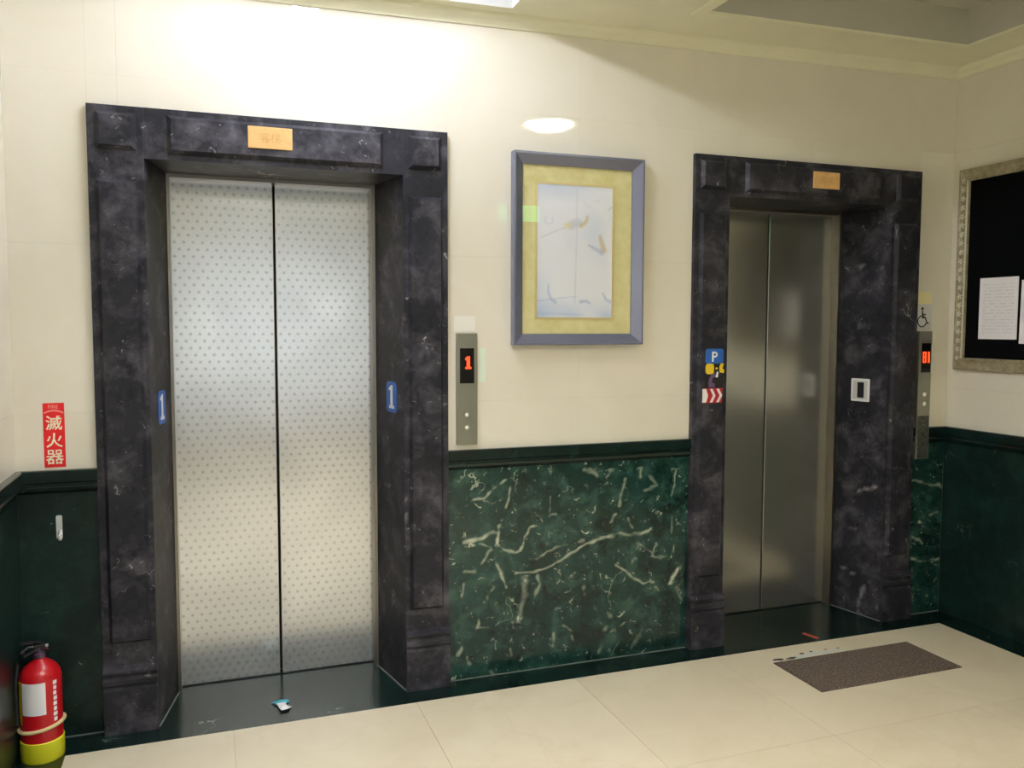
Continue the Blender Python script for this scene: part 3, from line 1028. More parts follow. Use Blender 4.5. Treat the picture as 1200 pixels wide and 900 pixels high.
# ------------------------------------------------------------------ elevators
def elevator(X, label, doormat, vein_lines, plate_rect):
    root = thing('elevator', label, 'elevator', (X, 0.0, 0.0))
    gx = 0.0004
    # piers (front and splayed reveal are one stone each) and lintel
    pl = put('pier', MB().prism([(X, FY), (X + P - gx, FY), (X + P2 - gx, RY), (X + P2 - gx, 0.44), (X, 0.44)], 0.0, H, S_TILE), 'dark', root)
    pr_ = put('pier', MB().prism([(X + W - P + gx, FY), (X + W, FY), (X + W, 0.44), (X + W - P2 + gx, 0.44), (X + W - P2 + gx, RY)], 0.0, H, S_TILE), 'dark', root)
    li = put('lintel', MB().prism([(X + P, FY - 0.0005), (X + W - P, FY - 0.0005), (X + W - P2, RY), (X + W - P2, 0.44), (X + P2, 0.44), (X + P2, RY)], HO, H), 'dark', root)
    for o in (pl, pr_):
        veins(o, vein_lines)
    for o, a, b in ((pl, 0.024, 0.165), (pr_, W - 0.165, W - 0.022)):
        q = put('raised_panel', MB().frustum(X + a, X + b, 0.336, 2.019, FY, FY - 0.017, 0.012), 'dark', o)
        q = put('corner_block', MB().frustum(X + a + 0.002, X + b - 0.006, 2.124, 2.256, FY, FY - 0.018, 0.014), 'dark', o)
    put('raised_panel', MB().frustum(X + 0.262, X + W - 0.262, 2.120, 2.259, FY - 0.0005, FY - 0.018, 0.014), 'dark', li)
    # plinth blocks with a moulded head
    PLP = [(0.0, 0.0), (0.022, 0.0), (0.022, 0.166), (0.013, 0.174), (0.013, 0.181), (0.024, 0.188), (0.024, 0.202),
           (0.015, 0.212), (0.015, 0.224), (0.027, 0.230), (0.026, 0.238), (0.0, 0.252)]
    for o, a, b in ((pl, 0.0, P), (pr_, W - P, W)):
        put('plinth', MB().sweep(PLP, lambda t_, o_, z: (t_, FY - o_, z), X + a, X + b), 'dark', o)
    # steel jambs and head just in front of the leaves
    jd = DY + 0.03
    put('jamb', MB().box(X + P2, X + P2 + 0.012, RY - 0.004, jd, 0.0, HO), 'jamb', root)
    put('jamb', MB().box(X + W - P2 - 0.012, X + W - P2, RY - 0.004, jd, 0.0, HO), 'jamb', root)
    put('head_jamb', MB().box(X + P2, X + W - P2, RY - 0.002, jd, HO - 0.014, HO), 'jamb', root)
    put('shaft_back', MB().box(X + P2, X + W - P2, jd + 0.03, jd + 0.05, 0.0, HO), 'black', root)
    a, b, mid = X + P2 + 0.012, X + W - P2 - 0.012, X + W / 2
    for x0, x1 in ((a - 0.004, mid - 0.004), (mid + 0.004, b + 0.004)):
        put('door_leaf', MB().box(x0, x1, DY, DY + 0.03, 0.004, HO - 0.006), doormat, root, 0.003)
    put('sill', MB().prism([(X + P - 0.001, 0.0), (X + W - P + 0.001, 0.0), (X + W - P2 + 0.001, RY), (X + W - P2, DY + 0.05), (X + P2, DY + 0.05), (X + P2 - 0.001, RY)], -0.03, 0.0008), 'green_plain', root)
    put('sill_track', MB().box(X + P2 + 0.012, X + W - P2 - 0.012, DY - 0.006, DY - 0.002, 0.0, 0.004), 'blackv', root)
    for s_ in (0, 1):
        xa, xb = (X + P, X + P2) if s_ == 0 else (X + W - P, X + W - P2)
        sg = 1 if s_ == 0 else -1
        put('caulk_bead', MB().prism([(xa, FY - 0.004), (xa + sg * 0.005, FY - 0.004), (xb + sg * 0.005, RY), (xb, RY)] if s_ == 0 else
                                     [(xb - 0.005, RY), (xa - 0.005, FY - 0.004), (xa, FY - 0.004), (xb, RY)], 0.0008, 0.004), 'caulk', root)
    # brass plate on the lintel
    px0, px1, pz0, pz1 = plate_rect
    np_ = put('nameplate', MB().box(px0, px1, FY - 0.023, FY - 0.0175, pz0, pz1), 'brass', root, 0.0015)
    put('lettering', text_mb('客梯', 0.036, face_y((px0 + px1) / 2, FY - 0.023, (pz0 + pz1) / 2), 0.0006), 'brass_text', np_)
    return root

VD1 = [([(1.126, -0.0225, 1.03), (1.128, -0.0225, 0.80), (1.126, -0.0225, 0.62)], 0.006, 0.8),
       ([(1.135, -0.034, 0.935), (1.20, -0.034, 0.945), (1.235, -0.034, 0.955)], 0.005, 0.5),
       ([(1.072, 0.24, 0.80), (1.095, 0.12, 0.83), (1.118, 0.02, 0.775)], 0.006, 0.7)]
VD2 = [
    ([(3.554, 0.151, 0.569), (3.558, 0.133, 0.64), (3.565, 0.099, 0.664), (3.581, 0.022, 0.69)], 0.01, 0.6),
    ([(3.563, 0.106, -0.008), (3.565, 0.099, 0.076), (3.571, 0.066, 0.144), (3.58, 0.024, 0.188)], 0.012, 0.65),
    ([(3.535, 0.243, 0.226), (3.547, 0.185, 0.213), (3.56, 0.123, 0.202)], 0.011, 0.5),
    ([(3.54, 0.219, 0.441), (3.559, 0.127, 0.451)], 0.011, 0.35),
    ([(3.585, -0.001, 0.051), (3.591, -0.027, 0.104)], 0.01, 0.3),
    ([(3.554, 0.148, 1.811), (3.558, 0.128, 1.814)], 0.014, 0.5),
    ([(3.579, 0.027, 1.8), (3.582, 0.013, 1.79)], 0.014, 0.5),
    ([(3.561, 0.115, 1.692), (3.567, 0.085, 1.691)], 0.012, 0.35),
    ([(3.555, 0.143, 1.517), (3.556, 0.142, 1.491)], 0.014, 0.3),
    ([(3.563, -0.038, 0.256), (3.581, -0.038, 0.228)], 0.02, 0.6),
    ([(3.55, -0.038, 0.036), (3.587, -0.038, 0.063), (3.59, -0.038, 0.129)], 0.011, 0.4)]
VD1 += [([(1.1264, -0.0225, 1.0), (1.1264, -0.0225, 0.72)], 0.006, 0.6)]
elevator(E1, 'lift with dotted stainless steel doors in a charcoal marble surround', 'door1', VD1, (0.540, 0.700, 2.160, 2.240))
elevator(E2, 'lift with plain dull steel doors in a charcoal marble surround near the notice board', 'door2', VD2, (E2 + 0.628, E2 + 0.780, 2.158, 2.236))

# ------------------------------------------------------------------ number markers on the reveals
def reveal_frame(X, side, t, z):
    """point on a splayed reveal, t metres along it from the front edge; u runs to the right as seen"""
    L = math.hypot(P2 - P, RY - FY)
    dx, dy = (P2 - P) / L, (RY - FY) / L
    if side == 'left':
        o = Vector((X + P + dx * t, FY + dy * t, z)); u = Vector((dx, dy, 0)); n = Vector((dy, -dx, 0))
    else:
        o = Vector((X + W - P - dx * t, FY + dy * t, z)); u = Vector((dx, -dy, 0)); n = Vector((-dy, -dx, 0))
    return lambda a, b, w: o + u * a + Vector((0, 0, b)) + n * w

ONE = [(-0.020, -0.048), (0.024, -0.048), (0.024, -0.036), (0.011, -0.034), (0.011, 0.050), (0.000, 0.050),
       (-0.022, 0.036), (-0.022, 0.026), (-0.009, 0.030), (-0.009, -0.034), (-0.020, -0.036)]

def number_sticker(side, t, z, label, sc):
    fn = reveal_frame(E1, side, t, z)
    root = thing('number_sticker', label, 'sticker', fn(0, -0.06, 0), None)
    put('backing', MB().plate(rrect(0.105 * sc, 0.128, 0.022), fn, 0.0012), 'blue', root)
    put('numeral', MB().plate([(a * 1.15 * sc, b) for a, b in ONE], lambda u, v, w: fn(u, v, 0.001 + w), 0.0008), 'white', root)

number_sticker('left', 0.152, 1.190, 'blue sticker with a white 1 on the reveal nearer the fire extinguisher', 1.0)
number_sticker('right', 0.128, 1.208, 'blue sticker with a white 1 on the reveal nearer the framed picture', 1.0)

fn = reveal_frame(E2, 'right', 0.150, 1.178)
pl = thing('number_plate', 'silver plate with a black 1 on the reveal of the dull steel lift', 'sign', fn(0, -0.06, 0))
put('plate', MB().plate(rrect(0.108, 0.118, 0.006), fn, 0.003), 'white', pl)
put('border', MB().plate(rrect(0.084, 0.094, 0.005), lambda u, v, w: fn(u, v, 0.003 + w), 0.0006), 'grey_vinyl', pl)
put('numeral', MB().plate([(-0.016, -0.040), (0.022, -0.040), (0.022, 0.040), (-0.016, 0.040)], lambda u, v, w: fn(u, v, 0.0036 + w), 0.0006), 'blackv', pl)


# ------------------------------------------------------------------ call panels
def seven_seg(ch):
    return {'1': 'bc', 'B': 'cdefgab', '8': 'abcdefg'}[ch]

def digit(mb, ch, fn, cx, cz, w, h, t):
    S = {'a': (-w / 2, w / 2, h / 2 - t, h / 2), 'd': (-w / 2, w / 2, -h / 2, -h / 2 + t), 'g': (-w / 2, w / 2, -t / 2, t / 2),
         'f': (-w / 2, -w / 2 + t, 0, h / 2), 'b': (w / 2 - t, w / 2, 0, h / 2), 'e': (-w / 2, -w / 2 + t, -h / 2, 0), 'c': (w / 2 - t, w / 2, -h / 2, 0)}
    for k in seven_seg(ch):
        a, b, c, d = S[k]
        mb.plate([(cx + a, cz + c), (cx + b, cz + c), (cx + b, cz + d), (cx + a, cz + d)], fn, 0.0008)
    return mb

cp = thing('call_panel', 'short steel call panel showing a red 1 beside the framed picture', 'call panel', (1.394, 0, 1.01))
bd = put('body', MB().box(1.348, 1.438, -0.016, 0.002, 1.010, 1.474), 'steel', cp, 0.003)
ds = put('display', MB().box(1.361, 1.423, -0.0185, -0.014, 1.266, 1.412), 'display', cp, 0.002)
fn = face_y(1.396, -0.0185, 1.352)
put('numeral', MB().plate([(-0.012, -0.026), (0.014, -0.026), (0.014, -0.018), (0.008, -0.017), (0.008, 0.026), (-0.004, 0.026), (-0.012, 0.018), (-0.012, 0.010), (-0.006, 0.012), (-0.006, -0.017), (-0.012, -0.018)], fn, 0.0008), 'digit', ds)
for z in (1.136, 1.082):
    bt = put('button', MB().plate(ellipse(1.390, z, 0.014, 0.014), lambda u, v, w: (u, -0.016 - w, v), 0.003), 'button', cp)
    put('button_cap', MB().plate(ellipse(1.390, z, 0.008, 0.008, 14), lambda u, v, w: (u, -0.019 - w, v), 0.0012), 'button_cap', bt)

cp = thing('call_panel', 'long steel call panel with a red display below the wheelchair sign', 'call panel', (3.826, 0, 0.826))
put('body', MB().box(3.784, 3.868, -0.030, 0.002, 0.826, 1.482), 'steel', cp, 0.003)
ds = put('display', MB().box(3.800, 3.860, -0.0325, -0.028, 1.272, 1.422), 'display', cp, 0.002)
fn = face_y(3.831, -0.0325, 1.350)
mb = digit(MB(), 'B', fn, -0.013, 0, 0.023, 0.056, 0.008)
digit(mb, '1', fn, 0.008, 0, 0.024, 0.056, 0.011)
put('numeral', mb, 'digit', ds)
for z in (1.160, 1.112):
    bt = put('button', MB().plate(ellipse(3.826, z, 0.013, 0.013), lambda u, v, w: (u, -0.030 - w, v), 0.003), 'button', cp)
    put('button_cap', MB().plate(ellipse(3.826, z, 0.007, 0.007, 14), lambda u, v, w: (u, -0.033 - w, v), 0.0012), 'button_cap', bt)
lp = put('reflection_plate', MB().box(3.790, 3.862, -0.0315, -0.029, 0.832, 1.050), 'dark_reflection', cp)  # dark sheet standing in for the reflection low on the steel body
for z in (1.000, 0.955, 0.905):
    put('key_switch', MB().plate(ellipse(3.824, z, 0.010, 0.010, 14), lambda u, v, w: (u, -0.0315 - w, v), 0.003), 'button', lp)

# ------------------------------------------------------------------ labels and tape by the call panels
o = put('clear_label', MB().plate(rrect(0.092, 0.064, 0.003), face_y(1.386, 0.0, 1.512), 0.0012), 'clear_label')
tag(o, 'clear plastic label stuck just above the short steel call panel', 'label')
o = put('tape_strip', MB().plate([(-0.016, -0.072), (0.012, -0.074), (0.016, -0.030), (0.012, 0.020), (0.016, 0.068), (-0.012, 0.072), (-0.010, 0.01)], face_y(1.464, 0.0, 1.342), 0.001), 'palegreen')
tag(o, 'pale green tape strip beside the short steel call panel', 'tape')
o = put('tape_strip', MB().box(3.884, 3.903, -0.0012, 0.0, 1.345, 1.410), 'palegreen')
tag(o, 'narrow pale green tape piece beside the top of the long call panel display', 'tape')
o = put('tape_strip', MB().box(3.884, 3.908, -0.0012, 0.0, 1.268, 1.338), 'palegreen')
tag(o, 'pale green tape piece beside the lower half of the long call panel display', 'tape')
o = put('yellow_label', MB().box(3.786, 3.882, -0.0012, 0.0, 1.622, 1.682), 'yellow_paper')
tag(o, 'plain pale yellow label above the wheelchair sign', 'label')

ws = thing('wheelchair_sign', 'white accessibility sign with a dark wheelchair symbol', 'sign', (3.834, 0, 1.490))
put('plate', MB().box(3.776, 3.886, -0.002, 0.0, 1.492, 1.618), 'grey_vinyl', ws)
fn = face_y(3.828, -0.002, 1.553)
mb = MB()
mb.plate(ellipse(-0.004, 0.044, 0.008, 0.008, 12), fn, 0.0008)                      # head
mb.plate([(-0.008, 0.034), (0.000, 0.034), (0.003, -0.004), (-0.006, -0.004)], fn, 0.0008)   # back
mb.plate([(-0.001, 0.020), (0.020, 0.016), (0.020, 0.010), (-0.001, 0.013)], fn, 0.0008)     # arm
mb.plate([(-0.005, 0.003), (0.018, 0.002), (0.018, -0.005), (-0.005, -0.006)], fn, 0.0008)   # thigh
mb.plate([(0.012, -0.001), (0.019, 0.001), (0.034, -0.032), (0.027, -0.034)], fn, 0.0008)    # shin
mb.plate([(0.027, -0.034), (0.030, -0.028), (0.042, -0.026), (0.042, -0.032)], fn, 0.0008)   # foot
N = 22
for k in range(N):                                                                   # wheel
    a0, a1 = math.radians(60 + 285 * k / N), math.radians(60 + 285 * (k + 1) / N)
    ro, ri, cx, cz = 0.031, 0.025, -0.004, -0.020
    mb.plate([(cx + ri * math.cos(a0), cz + ri * math.sin(a0)), (cx + ro * math.cos(a0), cz + ro * math.sin(a0)),
              (cx + ro * math.cos(a1), cz + ro * math.sin(a1)), (cx + ri * math.cos(a1), cz + ri * math.sin(a1))], fn, 0.0008)
put('wheelchair_symbol', mb, 'blackv', ws)

# ------------------------------------------------------------------ parking stickers on the pier of the dull steel lift
FP = FY - 0.017
ps = thing('parking_sticker', 'black parking sticker with blue P and yellow patches on the pier', 'sticker', (2.560, FP, 1.225))
put('backing', MB().plate([(-0.046, -0.095), (0.048, -0.095), (0.050, 0.075), (-0.048, 0.075)], face_y(2.565, FP, 1.318), 0.0010), 'blackv', ps)
bb = put('blue_plate', MB().plate(rrect(0.096, 0.068, 0.012), face_y(2.567, FP - 0.001, 1.368), 0.0010), 'blue', ps)
put('letter', text_mb('P', 0.046, face_y(2.568, FP - 0.002, 1.366), 0.0006, 0.02), 'white', bb)
put('yellow_patch', MB().plate(rrect(0.044, 0.048, 0.014), face_y(2.543, FP - 0.001, 1.310), 0.0008), 'yellow', ps)
put('yellow_patch', MB().plate([(-0.008, -0.018), (0.014, -0.022), (0.016, -0.008), (0.006, 0.0), (0.014, 0.022), (-0.002, 0.024), (-0.010, 0.006)], face_y(2.604, FP - 0.001, 1.312), 0.0008), 'yellow', ps)
put('yellow_patch', MB().plate(ellipse(0, 0, 0.006, 0.005, 10), face_y(2.579, FP - 0.001, 1.312), 0.0008), 'yellow', ps)
put('figure', MB().plate([(-0.020, -0.040), (0.012, -0.042), (0.010, -0.022), (-0.004, -0.020), (-0.002, 0.000), (0.014, 0.012), (0.014, 0.026), (-0.004, 0.022), (-0.018, 0.002), (-0.022, -0.020)], face_y(2.560, FP - 0.001, 1.266), 0.0008), 'purple', ps)
put('figure_head', MB().plate([(-0.008, -0.012), (0.004, -0.014), (0.008, 0.010), (0.000, 0.014)], face_y(2.582, FP - 0.001, 1.284), 0.0008), 'white', ps)

ars = thing('arrow_sticker', 'small sticker of red and white chevrons below the parking sticker', 'sticker', (2.560, FP, 1.152))
put('backing', MB().plate([(-0.056, -0.034), (0.048, -0.034), (0.052, 0.034), (-0.052, 0.034)], face_y(2.562, FP, 1.187), 0.0012), 'crimson', ars)
for x0, wd_, tip in ((-0.054, 0.020, 0.010), (-0.014, 0.014, 0.016), (0.020, 0.014, 0.018)):
    poly = [(x0, -0.031), (x0 + wd_, -0.031), (x0 + wd_ + tip, 0.0), (x0 + wd_, 0.031), (x0, 0.031), (x0 + (tip if x0 > -0.05 else 0.0), 0.0)]
    put('chevron', MB().plate(poly, face_y(2.560, FP - 0.0012, 1.187), 0.0008), 'white', ars)

# ------------------------------------------------------------------ fire extinguisher sign
fs = thing('fire_sign', 'tall red fire extinguisher sign with cream characters on the cream wall', 'sign', (-0.136, 0, 0.996))
put('backing', MB().box(-0.170, -0.102, -0.0015, 0.0, 0.997, 1.227), 'red', fs)
put('header_lettering', text_mb('FIRE', 0.013, face_y(-0.137, -0.0015, 1.214), 0.0006, 0.02), 'pink', fs)
arc = []
for k in range(9):
    x = -0.031 + 0.062 * k / 8
    arc.append((x, 0.0068 - 9.0 * x * x))
poly = arc + [(x, z - 0.0055) for x, z in reversed(arc)]
put('arch_line', MB().plate(poly, face_y(-0.136, -0.0015, 1.196), 0.0006), 'pink', fs)
for ch, z in (('滅', 1.156), ('火', 1.094), ('器', 1.034)):
    put('character', text_mb(ch, 0.052, face_y(-0.136, -0.0015, z), 0.0006, 0.012), 'cream_print', fs)

# ------------------------------------------------------------------ framed picture
PXA, PXB, PZA, PZB = 1.589, 2.196, 1.424, 2.228
PYF, PYI, RWD = -0.042, -0.016, 0.047
pic = thing('framed_picture', 'framed blue and white painting with yellow mount in a blue-grey frame', 'picture', ((PXA + PXB) / 2, 0, PZA))
def rail(side):
    """mitred rail, high outer lip, face sloping down towards the mount"""
    o = [(PXA, PZA), (PXB, PZA), (PXB, PZB), (PXA, PZB)]
    i = [(PXA + RWD, PZA + RWD), (PXB - RWD, PZA + RWD), (PXB - RWD, PZB - RWD), (PXA + RWD, PZB - RWD)]
    l = [(PXA + 0.008, PZA + 0.008), (PXB - 0.008, PZA + 0.008), (PXB - 0.008, PZB - 0.008), (PXA + 0.008, PZB - 0.008)]
    k = {'bottom': (0, 1), 'right': (1, 2), 'top': (2, 3), 'left': (3, 0)}[side]
    m = MB()
    for e in k:
        m.v += [Vector((o[e][0], -0.0005, o[e][1])), Vector((o[e][0], PYF, o[e][1])), Vector((l[e][0], PYF, l[e][1])),
                Vector((i[e][0], PYI, i[e][1])), Vector((i[e][0], -0.0005, i[e][1]))]
    for q in range(5):
        m.f.append((q, (q + 1) % 5, 5 + (q + 1) % 5, 5 + q))
    m.f += [(0, 1, 2, 3, 4), (5, 6, 7, 8, 9)]
    return m
for s_ in ('bottom', 'right', 'top', 'left'):
    put('frame_rail', rail(s_), 'frame_blue', pic)
put('mount', MB().box(PXA + RWD - 0.003, PXB - RWD + 0.003, -0.008, -0.002, PZA + RWD - 0.003, PZB - RWD + 0.003), 'mount', pic)
GX0, GX1, GZ0, GZ1 = 1.704, 2.056, 1.542, 2.104
for a, b, c, d in ((GX0 - 0.009, GX1 + 0.009, GZ0 - 0.009, GZ0), (GX0 - 0.009, GX1 + 0.009, GZ1, GZ1 + 0.009), (GX0 - 0.009, GX0, GZ0, GZ1), (GX1, GX1 + 0.009, GZ0, GZ1)):
    put('fillet', MB().box(a, b, -0.0105, -0.007, c, d), 'fillet', pic)
pm = MB().quad_grid((GX0, -0.0086, GZ0), (GX1, -0.0086, GZ0), (GX1, -0.0086, GZ1), (GX0, -0.0086, GZ1), 0.004)
pr_o = put('print', pm, 'print', pic)


def paint_print(o):
    """washes and brush strokes of the print, in its own coordinates (u across, v up, both 0..1)"""
    me = o.data
    n = len(me.vertices)
    co = np.empty(n * 3)
    me.vertices.foreach_get('co', co)
    co = co.reshape(-1, 3) + np.array(world_of(o))
    u = (co[:, 0] - GX0) / (GX1 - GX0)
    v = (co[:, 2] - GZ0) / (GZ1 - GZ0)
    ar = (GZ1 - GZ0) / (GX1 - GX0)
    rng = np.random.RandomState(3)
    nz = np.zeros(n)
    for k in range(26):
        fx, fz, ph = rng.uniform(-16, 16), rng.uniform(-16, 16), rng.uniform(0, 6.28)
        nz += np.sin(fx * u + fz * v + ph) / 26 * 3
    white = np.array([0.84, 0.87, 0.95])
    blue = np.array([0.46, 0.58, 0.82])
    c = np.tile(white, (n, 1))

    def wash(mask, col):
        nonlocal c
        mask = np.clip(mask, 0, 1)[:, None]
        c = c * (1 - mask) + np.array(col) * mask

    wash(np.clip((v - 0.86) / 0.12, 0, 1) * np.clip(1.15 - 1.3 * u, 0, 1) * (0.75 + 0.5 * nz), blue)
    wash(np.clip((0.16 - v) / 0.14, 0, 1) * (0.7 + 0.9 * nz), blue)
    wash(np.clip(nz - 0.25, 0, 1) * 0.7, (0.66, 0.74, 0.88))
    wash(np.clip((0.25 - u) / 0.25, 0, 1) * np.clip((0.45 - v) / 0.2, 0, 1) * 0.35, blue)

    def stroke(pts, w0, w1, col, a=0.9):
        pts = np.array(pts, float)
        m = np.zeros(n)
        K = len(pts) - 1
        for k in range(K):
            p, q = pts[k] * (1, ar), pts[k + 1] * (1, ar)
            X = np.stack([u, v * ar], 1)
            d = q - p
            t_ = np.clip(((X - p) @ d) / (d @ d + 1e-12), 0, 1)
            dist = np.linalg.norm(X - (p + t_[:, None] * d), axis=1)
            w = w0 + (w1 - w0) * (k + t_) / K
            m = np.maximum(m, np.clip(1.5 - 1.5 * dist / w, 0, 1))
        wash(m * a * 0.75, col)

    ink, dk, gold, yel = (0.45, 0.50, 0.62), (0.34, 0.45, 0.72), (0.60, 0.48, 0.24), (0.74, 0.68, 0.32)
    stroke([(0.52, 0.98), (0.52, 0.60), (0.51, 0.34), (0.50, 0.10)], 0.009, 0.012, (0.58, 0.60, 0.70), 0.7)
    stroke([(0.05, 0.60), (0.20, 0.64), (0.36, 0.68)], 0.012, 0.012, (0.52, 0.56, 0.66), 0.6)
    stroke([(0.45, 0.700), (0.51, 0.715), (0.56, 0.715)], 0.075, 0.065, (0.56, 0.60, 0.72), 1.0)
    stroke([(0.48, 0.735), (0.56, 0.745)], 0.03, 0.02, (0.66, 0.70, 0.82), 0.9)
    stroke([(0.385, 0.695), (0.415, 0.700)], 0.045, 0.05, yel, 1.0)
    stroke([(0.575, 0.700), (0.62, 0.715), (0.655, 0.745), (0.66, 0.77)], 0.035, 0.026, gold, 1.0)
    stroke([(0.835, 0.625), (0.86, 0.575), (0.885, 0.52)], 0.03, 0.06, gold, 0.9)
    stroke([(0.68, 0.555), (0.78, 0.525), (0.86, 0.500)], 0.016, 0.045, (0.46, 0.54, 0.74), 1.0)
    stroke([(0.15, 0.25), (0.15, 0.18), (0.19, 0.135), (0.24, 0.115)], 0.012, 0.03, dk, 0.8)
    stroke([(0.88, 0.19), (0.92, 0.14), (0.99, 0.12)], 0.014, 0.03, dk, 0.7)
    stroke([(0.58, 0.12), (0.65, 0.125), (0.70, 0.11)], 0.03, 0.02, dk, 0.8)
    stroke([(0.0, 0.12), (0.30, 0.145), (0.55, 0.16)], 0.012, 0.006, dk, 0.6)
    stroke([(0.0, 0.03), (0.35, 0.025), (0.6, 0.02)], 0.02, 0.01, dk, 0.5)
    stroke([(0.12, 0.76), (0.10, 0.72), (0.15, 0.70), (0.21, 0.72), (0.20, 0.75)], 0.010, 0.010, (0.52, 0.58, 0.74), 0.6)
    stroke([(0.95, 0.83), (0.99, 0.85)], 0.014, 0.014, ink, 0.6)
    stroke([(0.78, 0.88), (0.83, 0.90)], 0.010, 0.010, ink, 0.4)
    stroke([(0.62, 0.88), (0.68, 0.84), (0.72, 0.86)], 0.010, 0.008, (0.6, 0.64, 0.78), 0.5)
    at = me.attributes.new('paint', 'FLOAT_COLOR', 'POINT')
    rgba = np.ones((n, 4), np.float32)
    rgba[:, :3] = c
    at.data.foreach_set('color', rgba.ravel())

paint_print(pr_o)
put('glass_pane', MB().quad_grid((PXA + RWD - 0.002, -0.0135, PZA + RWD - 0.002), (PXB - RWD + 0.002, -0.0135, PZA + RWD - 0.002),
                                 (PXB - RWD + 0.002, -0.0135, PZB - RWD + 0.002), (PXA + RWD - 0.002, -0.0135, PZB - RWD + 0.002)), 'glass', pic)

# ------------------------------------------------------------------ notice board on the right wall
NA, NB, NZ0, NZ1 = -0.056, -1.56, 1.287, 2.294
nb = thing('notice_board', 'black felt notice board in an ornate antique silver frame', 'notice board', (XR, (NA + NB) / 2, NZ0))
put('felt_panel', MB().box(XR - 0.014, XR - 0.001, NB + 0.05, NA - 0.05, NZ0 + 0.05, NZ1 - 0.05), 'felt', nb)
RP = [(0.0, 0.0), (0.0, 0.020), (0.004, 0.028), (0.012, 0.030), (0.020, 0.024), (0.038, 0.022), (0.048, 0.026), (0.054, 0.030), (0.060, 0.026), (0.062, 0.012), (0.062, 0.0)]
def board_rail(side):
    """profile (in from outer edge, height off the wall), mitred"""
    m = MB()
    n = len(RP)
    ends = []
    for a, h in RP:
        if side == 'left':
            ends.append(((NA - a, NZ0 + a, h), (NA - a, NZ1 - a, h)))
        elif side == 'right':
            ends.append(((NB + a, NZ0 + a, h), (NB + a, NZ1 - a, h)))
        elif side == 'top':
            ends.append(((NA - a, NZ1 - a, h), (NB + a, NZ1 - a, h)))
        else:
            ends.append(((NA - a, NZ0 + a, h), (NB + a, NZ0 + a, h)))
    for e in (0, 1):
        for q in ends:
            y, z, h = q[e]
            m.v.append(Vector((XR - h, y, z)))
    for k in range(n - 1):
        m.f.append((k, k + 1, n + k + 1, n + k))
    m.f += [tuple(range(n)), tuple(range(n, 2 * n))]
    return m

def ornament(cy, cz, ang, r=0.019):
    m = MB()
    for k in range(5):
        a = ang + 2 * math.pi * k / 5
        d = (math.cos(a), math.sin(a)); s = (-math.sin(a), math.cos(a))
        b = [(0.0, 0.0, 0.034)] + [(d[0] * r * f + s[0] * r * q, d[1] * r * f + s[1] * r * q, hh) for f, q, hh in ((0.45, 0.26, 0.028), (1.0, 0.0, 0.024), (0.45, -0.26, 0.028))]
        top = (d[0] * r * 0.5, d[1] * r * 0.5, 0.035)
        i = len(m.v)
        m.v += [Vector((XR - h, cy + u, cz + v)) for u, v, h in b + [top]]
        m.f += [(i, i + 1, i + 4), (i + 1, i + 2, i + 4), (i + 2, i + 3, i + 4), (i + 3, i, i + 4)]
    return m

for s_ in ('left', 'right', 'top', 'bottom'):
    rl = put('frame_rail', board_rail(s_), 'silver', nb)
    if s_ in ('left', 'right'):
        yb = NA - 0.030 if s_ == 'left' else NB + 0.030
        k = 0
        z = NZ0 + 0.06
        while z < NZ1 - 0.04:
            put('ornament', ornament(yb, z, 0.4 + 0.5 * k), 'silver_hi', rl, origin=(XR - 0.02, yb, z))
            z += 0.0445; k += 1
        yb2 = NA - 0.056 if s_ == 'left' else NB + 0.056
        put('bead_strip', MB().box(XR - 0.0325, XR - 0.026, yb2 - 0.0045, yb2 + 0.0045, NZ0 + 0.058, NZ1 - 0.058), 'silver_hi', rl, 0.002)

def sheet(name, y0, y1, z0, z1, label, tilt=0.0):
    cy, cz = (y0 + y1) / 2, (z0 + z1) / 2
    m = MB()
    hw, hh = abs(y1 - y0) / 2, (z1 - z0) / 2
    nu = 6
    top = []
    for k in range(nu + 1):
        a = -hw + 2 * hw * k / nu
        bow = 0.0022 * (a / hw) ** 2
        for b in (-hh, hh):
            yy_ = a * math.cos(tilt) - b * math.sin(tilt)
            zz_ = a * math.sin(tilt) + b * math.cos(tilt)
            m.v.append(Vector((XR - 0.0155 - bow, cy + yy_, cz + zz_)))
            m.v.append(Vector((XR - 0.0140, cy + yy_, cz + zz_)))
    for k in range(nu):
        i = k * 4
        m.f += [(i, i + 4, i + 6, i + 2), (i + 1, i + 3, i + 7, i + 5), (i, i + 1, i + 5, i + 4), (i + 2, i + 6, i + 7, i + 3)]
    e = nu * 4
    m.f += [(0, 2, 3, 1), (e, e + 1, e + 3, e + 2)]
    o = put(name, m, 'paper', None, origin=(XR - 0.0145, cy, cz))
    return tag(o, label, 'paper', None)

sheet('notice_sheet', -0.197, -0.407, 1.445, 1.744, 'white printed notice sheet near the corner edge of the black felt board')
sheet('notice_sheet', -0.423, -0.633, 1.425, 1.724, 'second white printed notice sheet on the felt board, away from the corner', 0.012)

